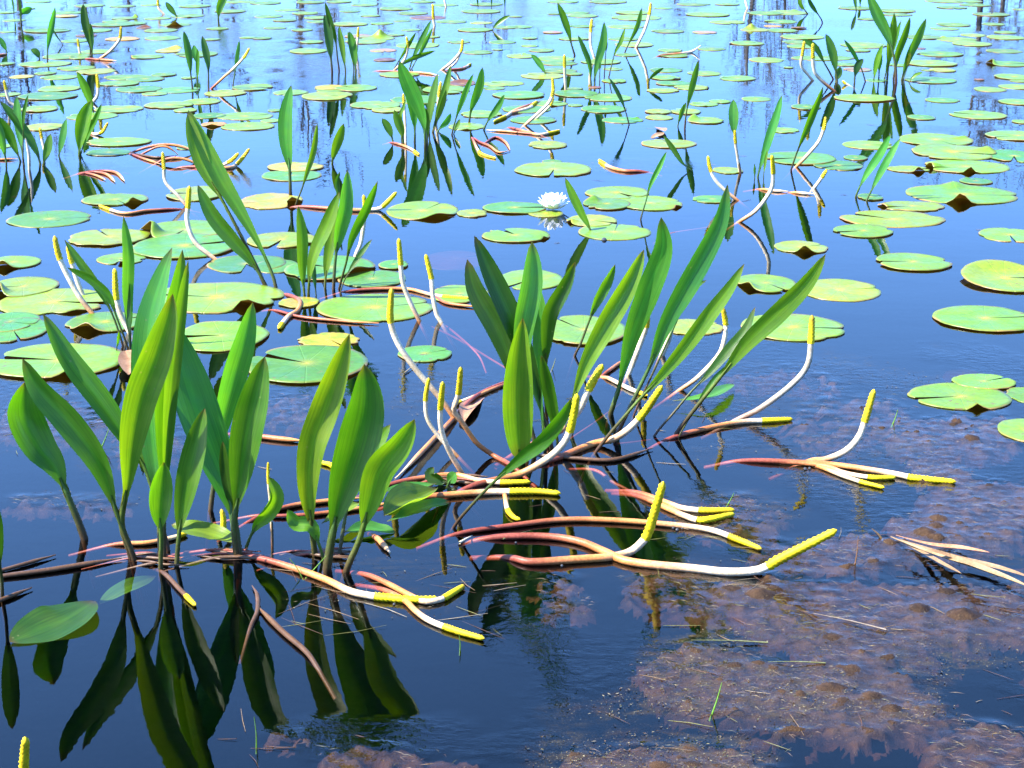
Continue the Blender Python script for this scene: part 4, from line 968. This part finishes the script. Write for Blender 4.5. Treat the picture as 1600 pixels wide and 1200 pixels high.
# ------------------------------------------------------------------ lily pads
PT = {'g': (.056, .128, .008), 'y': (.19, .16, .012), 'o': (.26, .12, .01), 'b': (.08, .03, .012), 'p': (.17, .09, .05), 'l': (.078, .162, .009), 'c': (.038, .122, .014), 'm': (.112, .155, .010), 's': (.16, .07, .05)}
CW = {'g': 'green', 'y': 'yellow', 'o': 'orange-yellow', 'b': 'brown', 'p': 'pinkish', 'l': 'light green', 'c': 'cool green', 'm': 'yellow-green', 's': 'sunken pinkish'}
A = [  # cx, cy, rx, ry, tint, notch (degrees on the water: 0 right, 90 away, 180 left, 270 near), features
 (77,343,64,13,'c',12,{}), (180,312.5,51,9.5,'g',300,{'lift':[(318,16,.28)]}), (170,372,61,13,'m',120,{'jag':.09}), (288,360,69,15,'l',260,{'lift':[(215,22,.5)]}),
 (288,386,83,19,'c',25,{}), (190,405,38,9,'l',270,{'lift':[(280,14,.22)]}), (20,411,43,10,'l',200,{'lift':[(262,28,.42)]}), (35,450,55,15,'m',190,{'lift':[(235,26,.5)]}),
 (85,473,90,20,'m',350,{'spots':1}), (165,505,60,16,'g',30,{'lift':[(250,24,.32)]}), (15,505,45,19,'c',340,{'z':.004}), (20,517,55,20,'c',300,{}), (90,566,106,27,'l',172,{'gap':14}),
 (337,466,104,24,'l',170,{'gap':7,'lift':[(310,14,.2)]}), (345,527,72,24,'l',185,{'wav':2.4}), (385,413,60,14,'c',285,{'gap':30}), (440,376,55,12,'m',262,{}), (305,304,45,11,'m',180,{}),
 (424,315,49,12,'y',200,{'jag':.07,'lift':[(335,20,.35)]}), (515,420,71,19,'c',155,{'lift':[(320,34,.26)]}), (432,417,35,16,'c',100,{}), (582,437,52,13,'c',90,{}), (615,415,23,7,'c',20,{}),
 (586,482,90,22,'l',20,{'gap':3}), (718,461,44,17,'l',300,{}), (828,438,52,16,'l',230,{'gap':10}), (664,554,43,12,'c',30,{'gap':4}), (478,571,97,29,'c',150,{'gap':12,'lift':[(195,12,.12)]}),
 (515,532,46,11,'y',300,{'jag':.22}), (468,474,32,8,'y',120,{'jag':.08}), (660,330,57,17,'l',60,{'lift':[(300,36,.2)]}), (738,334,24,8,'m',10,{'jag':.12}), (805,326,50,9,'c',0,{}),
 (853,334,27,6,'m',150,{}), (806,369,52,11,'l',120,{'lift':[(330,8,.12)]}), (712,388,52,15,'s',30,{'sunk':.035}), (965,302,50,10,'l',300,{}), (948,320,36,10,'g',200,{'lift':[(130,26,.35)]}),
 (1016,318,51,11.5,'l',10,{'lift':[(320,10,.15)]}), (925,346,39,9,'m',330,{'jag':.06,'lift':[(200,10,.2)]}), (960,363,56,13,'l',80,{'gap':3}), (1113,312,30,6,'c',200,{}), (913,518,66,24,'l',130,{'gap':4}),
 (1080,512,50,12,'m',20,{'jag':.06,'rim':1}), (1197,444,46,14,'g',300,{'lift':[(215,26,.3)]}), (1312,454,65,17,'m',8,{'gap':3}), (1240,513,80,21,'l',352,{'gap':6}), (1427,411,57,14,'l',180,{'gap':8}),
 (1252,387,41,10,'m',20,{'jag':.06,'lift':[(268,22,.42)]}), (1349,362,46,10,'l',195,{'gap':12}), (1395,343,80,13,'m',140,{'gap':10,'rim':1}), (1425,323,50,8,'m',200,{'jag':.1,'rim':1}), (1360,309,20,5,'c',0,{}),
 (1503,305,85,15,'l',350,{'lift':[(255,12,.3),(85,14,.14)]}), (1525,284,25,5,'c',90,{}), (1578,368,48,11,'l',260,{'gap':9}), (1572,438,70,26,'m',0,{'gap':10,'lift':[(100,75,.26)],'z':.006}), (1540,500,80,20,'l',6,{'gap':5}),
 (1500,621,80,20,'l',192,{'gap':10,'lift':[(278,10,.18)]}), (1538,598,48,12,'l',30,{'jag':.05}), (1606,618,32,14,'g',160,{'jag':.12}), (1608,675,46,20,'l',0,{}), (1519,551,41,17,'s',0,{'sunk':.07}),
 (722,131,22,5,'b',0,{'lift':[(90,60,.3)]}), (265,80,22,7,'y',0,{'lift':[(60,50,.5)]}), (592,60,26,6,'l',0,{'lift':[(90,35,.75)]}), (230,89,26,6,'g',20,{'lift':[(200,14,.2)]}),
 (124,91,16,5,'g',0,{'lift':[(180,40,.3)]}), (334,195,20,5,'o',0,{'jag':.1,'lift':[(270,40,.3)]}), (196,29,21,4,'g',0,{'lift':[(30,20,.5)]}), (275,39,25,4,'g',0,{'lift':[(280,25,.5)]}), (225,44,12,3,'b',0,{'lift':[(90,50,.5)]}),
 (1103,189,28,7,'l',20,{'lift':[(140,34,.4)]}), (1180,47,23,5,'m',0,{'lift':[(100,30,.6)]}), (1249,44,13,4,'b',0,{'lift':[(270,70,.2)]}), (1208,41,14,3,'o',0,{}), (1575,100,32,4.5,'g',0,{'lift':[(185,22,.4)]}),
 (1490,239,64,12,'l',330,{'lift':[(10,20,.18)],'wav':2}), (1462,219,57,10,'l',290,{'wav':2}), (1585,245,45,12,'c',250,{}), (1509,261,65,11,'l',200,{'lift':[(262,10,.2),(190,12,.25)]}), (1420,265,33,5,'m',0,{'jag':.08,'lift':[(290,20,.35)]}),
 (865,266,60,11,'l',265,{'gap':8}), (1045,225,44,7,'m',100,{'rim':1}), (856,227,30,6,'m',200,{'jag':.08}), (863,253,16,3.5,'c',0,{}), (1138,267,24,5,'m',0,{'jag':.1}), (462,262,44,7,'y',30,{}), (456,275,47,8.5,'c',100,{}),
]
B = {
 'm': [(70,199,30,6),(119,119,1,1),(150,112,30,5),(352,146,32,5),(512,151,39,8),(848,119,34,5),(606,172,26,6),(752,36,18,5),(1081,137,28,4),(1029,175,21,6),(1030,184,22,4),(1473,110,20,3),(1521,55,20,2.5)],
 'c': [(170,239,34,5.5),(75,151,45,6),(327,181,26,5.5),(217,140,35,5),(279,141,33,5),(834,188,36,6),(811,149,42,6),(822,171,38,6),(1250,248,56,10),(1310,259,38,8),(1337,247,19,4),(1259,168,23,4),(1473,157,27,4),(1440,184,22,4),(973,188,32,5),(943,171,36,6),(900,147,35,5.5),(654,156,44,6),(1455,126,40,5),(1370,126,17,4),(293,231,17,5),(1053,131,29,3.5),(1041,110,26,4)],
 'l': [(185,222.5,49,7),(144,182,39,6),(186,171,37,6),(62,171,28,8),(14,148,18,3.5),(92,139,32,5),(71,100,40,5),(152,81,25,4),(264,165,37,5.5),(316,159,29,5),(290,173,18,4),(383,182,45,6),(387,198,41,6.5),(395,137,32,5),(254,60,28,7),(557,138,33,5),(454,145,27,5),(482,80,30,5),(587,165,39,6),(423,189,16,4),(624,117,31,5),(652,71,35,4.5),(572,65,33,6),(697,141,37,6),(786,131,32,4),(752,179,32,5.5),(729,198,30,6),
       (950,153,38,6),(1072,175,24,6),(1100,163,22,4),(1125,159,17,3),(1182,155,23,4),(1036,142,26,3.5),(1040,122,24,4),(1101,115,27,4),(1152,123,29,4),(1198,94,28,4),(1137,35,28,4),(1106,23,34,4),(994,28,39,4.5),(990,20,28,3.5),(978,42,28,5),(991,70,31,4),(1350,154,46,6),(1529,180,43,7),(1590,213,48,8),(1357,227,39,7),(1226,204,23,5),(1455,99.5,40,5),(1350,71,36,5),(1519,69,30,5),(1496,62,31,5),(1572,59,29,4),(1585,121,30,5),(1588,136,26,4),(1590,160,28,5.5),(1547,140,25,4),(1253,58,34,4),(1400,17,30,4),(1230,20,32,4),(939,97,31,4),(869,92,30,4.5),(815,88,24,4.5),(547,38,28,3.5),(5,229,14,6)],
 'g': [(71,115,17,3.5),(93,121,29,4),(119,107,29,4),(10,100,14,4),(104,88,36,5.5),(308,85,33,4.5),(118,64,22,3),(151,48,24,4),(74,48,37,3.5),(12,50,13,2),(43,14,11,4),(105,20,25,3),(140,9,24,3.5),(180,34,20,3),(192,10,20,3),(205,37,25,3),(246,29,21,3),(251,48,26,4),(305,10,25,4),(293,25,27,4),(360,18,25,3),(375,3,24,3),(388,59,14,3),(175,39,35,3),(236,8,16,3),(186,131,31,4),(200,121,37,4),(227,124,30,4),(256,117,20,4),(242,147,20,3),(295,122,12,3),(516,141,24,5),(430,173,12,5),
       (487,66,19,3.5),(747,82,24,3.5),(778,78,9,4),(785,66,22,5),(717,66,18,2.5),(742,47,28,3.5),(790,43,20,4),(752,18,31,3.5),(705,34,25,4),(645,21,24,3),(619,14,26,4),(569,8,21,3),(497,28,22,3.5),(497,34,18,3),(472,47,17,3),(445,32,19,2.5),(420,26,22,3.5),(477,21,21,3),(449,16,20,3),(415,5,25,4),(485,4,22,3),(547,18,17,2.5),(579,25,16,2),(628,33,14,3),(597,37,18,2),(619,55,14,3),(642,47,16,3),(674,58,14,3),(772,138,18,3),(1047,79,20,3),(1053,87,24,4),(1112,77,22,3),(1167,68,27,4),(1084,7,26,3.5),(1195,21,28,4),(1136,7,19,3),(1037,13,15,2.5),
       (1044,49,26,3),(974,61,24,4),(979,86,19,3),(960,127,20,4),(909,41,21,3),(897,61,24,2.5),(900,20,22,4),(911,25,24,3),(867,22,12,2),(880,3,25,3),(950,3,30,3),(812,42,22,4),(805,26,12,3),(828,60,13,2.5),(828,72,14,3),(846,79,21,4),(874,99,29,4),(874,111,28,4),(897,116,14,3),(958,108,16,5),(898,139,13,3),(859,162,28,5),(899,165,12,3),
       (1337,13,28,3.5),(1402,23,23,3),(1487,12,23,3),(1489,2,44,3),(1524,8,24,3),(1549,23,28,4),(1595,15,13,3),(1490,39,26,3.5),(1476,45,22,2.5),(1552,38,18,2.5),(1356,30,16,3),(1220,34,26,3.5),(1222,48,24,3),(1244,66,22,3),(1255,73,25,3),(1341,79,19,3),(1442,58,30,4),(1571,51,17,3),(1569,80,27,3.5),(1403,102,17,3),(1469,85,36,4),(1593,127,14,5),(1598,191,16,5),(1285,91,50,4),(1320,101,20,3),(1232,106,8,2),(1449,110,9,2.5),(760,7,26,3),(695,8,22,3),(660,3,20,3),(530,3,20,2.5),(60,3,20,3),(10,20,16,3),(22,32,18,3),(340,45,18,3),(410,60,16,3),(430,44,18,3),(330,62,14,2.5)],
 'y': [(34,120,19,5.5),(516,137,24,4),(105,25.5,18,3)], 'o': [(192,61,26,4)], 'b': [(135,56,16,4),(669,28,29,4),(930,137,10,4),(1530,125,8,2),(1436,76,10,2.5),(601,94,17,3.5)],
 'p': [(599,79,21,4),(1101,51,19,2.5),(864,51,16,2),(1340,109,22,3),(560,57,22,3)],
}
PADS = list(A)
for t_, lst in B.items():
    for q in lst:
        if q[2] > 2: PADS.append((q[0], q[1], q[2], q[3], t_, None, {}))
LM.append(('the white water lily', 867, 325))

def make_pad(i, cx, cy, rx, ry, tint, notch, ft):
    r = random.Random(int(cx * 7 + cy * 13))
    near_, far_ = ground(cx, cy + ry), ground(cx, cy - ry)
    C = Vector(((near_.x + far_.x) * .5, (near_.y + far_.y) * .5, 0))
    C.x = ground(cx, cy).x
    a = rx * mpp(ground(cx, cy)); b = (far_.y - near_.y) * .5
    b = min(max(b, a * .72), a * 1.25)
    z0 = ft.get('z', .0018 + .0030 * ((i * 7) % 5) / 4)
    if 'sunk' in ft: z0 = -ft['sunk']
    notch = r.choice([r.uniform(0, 360), r.uniform(-40, 40), r.uniform(140, 220)]) if notch is None else notch
    gap = math.radians(ft.get('gap', r.choice([2, 3, 5, 9, 14])))
    big = rx > 30
    na, nr = (56, 9) if big else ((36, 5) if rx > 14 else (24, 4))
    ph = [r.uniform(0, 6.28) for _ in range(6)]
    wav = ft.get('wav', 1.0) * r.uniform(.25, .8); jag = ft.get('jag', .02)
    bites = [(r.uniform(0, 360), r.uniform(3, 9), r.uniform(.06, .22)) for _ in range(r.choice([0, 0, 1, 2]))]
    base = PT[tint]; j = r.uniform(.85, 1.15); hue = r.uniform(.88, 1.14)
    base = (base[0] * j * hue, base[1] * j, base[2] * j)
    rimc = (.17, .06, .02) if ft.get('rim') else (.1, .1, .02)
    tiltx, tilty = r.uniform(-.006, .006), r.uniform(-.006, .006)
    lifts = list(ft.get('lift', []))
    if 'lift' not in ft and r.random() < .14: lifts.append((r.uniform(0, 360), r.uniform(8, 18), r.uniform(.05, .16)))
    n0 = math.radians(notch)
    V, F, cols, uvs = [Vector((0, 0, z0))], [], [cmix(base, (.25, .2, .02), .6)], [(0, 0)]
    rings = [((k + 1) / nr) ** .8 for k in range(nr)] + [1.004]
    for k, rr in enumerate(rings):
        for q in range(na + 1):
            f = q / na
            # lobes beside the notch are rounded off
            th = n0 + gap * .5 + (2 * math.pi - gap) * f
            e = min(f, 1 - f) * 2 * math.pi
            rim = 1 - .10 * math.exp(-(e / .10) ** 2)
            lo = .018 * math.sin(2 * th + ph[0]) + .014 * math.sin(3 * th + ph[1]) + .008 * math.sin(7 * th + ph[2])
            nz = mnoise.noise(Vector((math.cos(th) * 3 + cx, math.sin(th) * 3, cy))) + .6 * mnoise.noise(Vector((math.cos(th) * 9 + cx, math.sin(th) * 9, cy)))
            R = rr * rim * (1 + (lo + jag * nz) * rr ** 2)
            for (ba, bw, bd) in bites:
                R *= 1 - bd * math.exp(-(((math.degrees(th) - ba + 180) % 360 - 180) / bw) ** 2) * rr ** 6
            z = z0 + a * (.010 * wav * math.sin(3 * th + ph[3]) + .007 * wav * math.sin(5 * th + ph[4])) * rr ** 3 + a * .006 * rr ** 4
            z += a * .012 * wav * mnoise.noise(Vector((R * math.cos(th) * 2.4 + cx, R * math.sin(th) * 2.4, cy + 5)))
            z += a * R * (math.cos(th) * tiltx + math.sin(th) * tilty)
            pull = 1.0
            for (la, lw, lh) in lifts:
                if lw < 50: lw = lw * .7
                dth = (math.degrees(th) - la + 180) % 360 - 180
                g_ = math.exp(-(dth / lw) ** 2)
                g2 = g_ * smooth(.35, 1.0, rr)
                z += a * lh * .6 * g2; pull -= g2 * lh * .5
            z = max(z, .0012 + .001 * (k % 2)) if 'sunk' not in ft else z - .02 * a / .1 * rr * rr * .3
            if k == nr: z -= .002
            V.append(Vector((a * R * pull * math.cos(th), b * R * pull * math.sin(th), z)))
            c = base
            cn = mnoise.noise(Vector((R * math.cos(th) * 1.5 + cx, R * math.sin(th) * 1.5, 9 + cy)))
            c = cmix(c, (c[0] * 1.35, c[1] * 1.12, c[2]), max(0, cn) * 1.2)
            c = cmix(c, (.25, .2, .02), .6 * max(0, 1 - rr * 4.5))
            if tint in 'ymp' and cn > .1: c = cmix(c, PT['l'], .6)
            if rr > .97: c = cmix(c, rimc, .5 + .4 * cn)
            cols.append(c); uvs.append((min(rr, 1.0), f))
    w = na + 1
    for q in range(na): F.append((0, 1 + q, 2 + q))
    for k in range(len(rings) - 1):
        for q in range(na):
            s = 1 + k * w + q
            F.append((s, s + w, s + w + 1, s + 1))
    o = mesh_obj('lily_pad', V, F, M_PAD, cols, uvs)
    o.location = C
    # describe it by its look and by what it floats beside
    sz = 'large' if a > .155 else ('small' if a < .085 else 'middling')
    best = min(LM, key=lambda L: math.hypot(L[1] - cx, (L[2] - cy) * 3))
    dx, dy = cx - best[1], (cy - best[2]) * 3
    if abs(dx) > abs(dy): rel = 'right of' if dx > 0 else 'left of'
    else: rel = 'in front of' if dy > 0 else 'behind'
    extra = ''
    if 'sunk' in ft: extra = 'sunken '
    elif 'lift' in ft: extra = 'raised-edge '
    elif ft.get('jag', 0) > .05: extra = 'ragged '
    elif 'gap' in ft and ft['gap'] >= 8: extra = 'notched '
    PADINFO.append((o, sz, CW[tint], extra, rel, best[0], math.hypot(dx, dy)))
    tag(o, None, 'lily pad', 'lily pads floating on the pond')
    return o
PADINFO = []
for i, p in enumerate(PADS): make_pad(i, *p)
from collections import defaultdict
gr = defaultdict(list)
for t in PADINFO: gr[(t[1], t[2], t[3], t[4], t[5])].append(t)
ORD = ['nearest', 'second nearest', 'third nearest', 'fourth nearest', 'fifth nearest', 'sixth nearest', 'seventh nearest', 'eighth nearest', 'ninth nearest', 'tenth nearest', 'eleventh nearest', 'twelfth nearest', 'thirteenth nearest', 'fourteenth nearest', 'fifteenth nearest', 'sixteenth nearest', 'seventeenth nearest', 'eighteenth nearest', 'nineteenth nearest', 'farthest']
for k, lst in gr.items():
    lst.sort(key=lambda t: t[6])
    for n_, t in enumerate(lst):
        o_ = '' if len(lst) == 1 else (', ' + ORD[min(n_, len(ORD) - 1)])
        t[0]['label'] = f"{k[0]} {k[2]}{k[1]} lily pad {k[3]} {k[4]}{o_}"

# ------------------------------------------------------------------ the white water lily
FC = ground(864, 329)
fm = mpp(FC)
lily = empty('water_lily_flower', FC, 'open white water lily blossom floating alone at the edge of a pad', 'flower')
def petal(parent, ang, tilt, L, w, zb, r0):
    V, F = [], []
    n, nc = 10, 4
    d = Vector((math.cos(ang), math.sin(ang), 0)); s = Vector((-math.sin(ang), math.cos(ang), 0)); up = Vector((0, 0, 1))
    for i in range(n + 1):
        t = i / n
        el = tilt + .35 * (t - .5)
        P = FC + d * r0 + up * zb + (d * math.cos(el) + up * math.sin(el)) * L * t
        nrm = (up * math.cos(el) - d * math.sin(el))
        h = w * .5 * ((t + .12) ** .55) * (max(0, 1 - t) ** .5) * 1.6
        for k in range(nc + 1):
            u = -1 + 2 * k / nc
            V.append(P + s * (u * h) + nrm * (abs(u) ** 2 * h * .45))
    for i in range(n):
        for k in range(nc):
            q = i * (nc + 1) + k
            F.append((q, q + 1, q + nc + 2, q + nc + 1))
    return mesh_obj('petal', V, F, M_PETAL, None, None, parent)
for ring, (cnt, tilt, L, w) in enumerate([(9, .30, 24, 9), (9, .62, 25, 9), (8, .92, 25, 8), (7, 1.15, 22, 7), (5, 1.3, 18, 5)]):
    for k in range(cnt):
        petal(lily, 2 * math.pi * (k + .5 * (ring % 2)) / cnt + .2 + random.uniform(-.08, .08), tilt + random.uniform(-.08, .08), L * fm * random.uniform(1.0, 1.15), w * 1.35 * fm, .006 + ring * .0015, (5 - ring) * .6 * fm)
sv, sf = [], []
for k in range(26):
    an = k * 2.4; rr = math.sqrt(k / 26) * 4 * fm
    p = FC + Vector((math.cos(an) * rr, math.sin(an) * rr, .012))
    tube_geo([p, p + Vector((math.cos(an) * .003, math.sin(an) * .003, 9 * fm))], [.5 * fm, .35 * fm], 4, sv, sf)
tag(mesh_obj('stamens', sv, sf, M_STAMEN, None, None, lily), kind='stuff')

# ------------------------------------------------------------------ small things on the water
gcol = (.09, .10, .04)
def blade(x0, y0, x1, y1, label, h=True, c=(.07, .17, .015), w=2.6):
    B_ = ground(x0, y0)
    P1 = rise(x1, y1, B_.y, .1) if h else ground(x1, y1, .004)
    mp = mpp(B_)
    P0 = B_ - (P1 - B_).normalized() * .01 if h else ground(x0, y0, .003)
    C, _ = catmull([P0, P0.lerp(P1, .5) + Vector((.0015, 0, .0015)), P1], 6)
    V, F = tube_geo(C, [w * .5 * mp * (1 - .12 * i) for i in range(7)], 5)
    o = mesh_obj('grass_blade', V, F, M_REED, [c] * len(V))
    tag(o, label, 'grass blade')
blade(1112, 1117, 1128, 1066, 'single bright green grass blade standing in the brown algae at the lower right', w=4)
blade(1137, 788, 1147, 770, 'short green sprig just above the joined golden spikes')
blade(1395, 662, 1403, 640, 'short green sprig in open water left of the two overlapping notched pads')
blade(482, 899, 510, 868, 'pale green grass blade crossing the low spikes below the fan', w=3)
blade(470, 900, 452, 872, 'darker grass blade at the left of the pale green one by the fan', w=2.5)
blade(718, 848, 738, 837, 'pale straw floating below the long narrow arching leaf', h=False, c=(.35, .35, .28), w=5)
blade(786, 842, 828, 829, 'thin bent straw lying over the red stalk in the near centre', h=False, c=gcol)
blade(718, 1015, 717, 990, 'tiny upright sprig beneath the lowest golden spike')
blade(1200, 1004, 1080, 1000, 'long pale straw on the algae at the lower right', h=False, c=gcol, w=2.5)
blade(1290, 1036, 1200, 1034, 'second pale straw, curved, lower on the algae at the right', h=False, c=gcol, w=2.5)
blade(1385, 984, 1270, 958, 'grey straw slanting across the algae below the dry reed fan', h=False, c=(.12, .1, .08), w=3)
blade(400, 1168, 397, 1120, 'small green stem in the mirrored dark leaves at the lower left', w=3)
blade(158, 700, 172, 665, 'thin stem between the crossing leaves and the upright clump')
blade(862, 578, 868, 560, 'pale sprig by the foot of the centre clump', c=gcol)
blade(632, 583, 656, 563, 'small dry twig in front of the small round pad', h=False, c=(.15, .13, .09))
blade(1375, 840, 1362, 826, 'short dry stub beside the tip of the reed fan', c=(.14, .09, .04), w=5)
blade(1336, 880, 1341, 838, 'upright broken twig in the algae left of the dry reed fan', c=(.1, .05, .02), w=3)
# countless bits of dead grass and twig
dv, df = [], []
REG = [((1000, 1590), (830, 1000), 60), ((440, 800), (880, 990), 34), ((950, 1590), (1000, 1190), 22), ((20, 420), (570, 800), 12), ((760, 1150), (560, 840), 18), ((0, 1600), (90, 380), 60), ((350, 800), (1120, 1190), 6)]
for (xr, yr, n_) in REG:
    for _ in range(n_):
        x, y = random.uniform(*xr), random.uniform(*yr)
        p = ground(x, y, .0015)
        L = random.uniform(.008, .05) * (1.3 if n_ == 34 else .7)
        an = random.gauss(-.35, .7)
        d = Vector((math.cos(an), math.sin(an), random.uniform(-.02, .08))) * L
        k = Vector((random.uniform(-.1, .1), random.uniform(-.1, .1), 0)) * L
        rr = random.uniform(.0003, .0007)
        tube_geo([p - d, p + k, p + d], [rr * .5, rr, rr * .5], 4, dv, df)
cl = []
for q in range(len(dv) // 12):
    c = random.choice([(.12, .08, .04), (.06, .03, .02), (.11, .11, .03), (.04, .02, .012), (.18, .15, .1)])
    cl += [c] * 12
tag(mesh_obj('floating_debris', dv, df, M_REED, cl), 'scattered bits of dead grass and twigs on the water', 'debris', kind='stuff')
# bubbles held at stems and pads
bv_, bf_ = [], []
def dome(x, y, rpx):
    p = ground(x, y, .001); r_ = rpx * mpp(p); b0 = len(bv_)
    for i in range(5):
        el = i / 4 * math.pi / 2
        for k in range(8):
            an = k * math.pi / 4
            bv_.append(p + Vector((math.cos(an) * math.cos(el) * r_, math.sin(an) * math.cos(el) * r_, math.sin(el) * r_)))
    for i in range(4):
        for k in range(8): bf_.append((b0 + i * 8 + k, b0 + i * 8 + (k + 1) % 8, b0 + (i + 1) * 8 + (k + 1) % 8, b0 + (i + 1) * 8 + k))
for (x, y, s) in [(944, 375, 4), (1258, 733, 3), (1265, 732, 2.5), (1052, 825, 2.5), (1058, 828, 3), (1066, 826, 2), (878, 884, 2.5), (968, 873, 2.5), (806, 848, 2), (480, 893, 2.5), (616, 944, 2.5)]: dome(x, y, s)
mb, nt, out = newmat('bubble_film')
pb = N(nt, 'ShaderNodeBsdfPrincipled', i_Roughness=.04); pb.inputs['Base Color'].default_value = (.03, .03, .03, 1)
nt.links.new(pb.outputs[0], out.inputs[0])
tag(mesh_obj('bubbles', bv_, bf_, mb), 'tiny air bubbles held at the surface by pads and stalks', 'bubbles', kind='stuff')
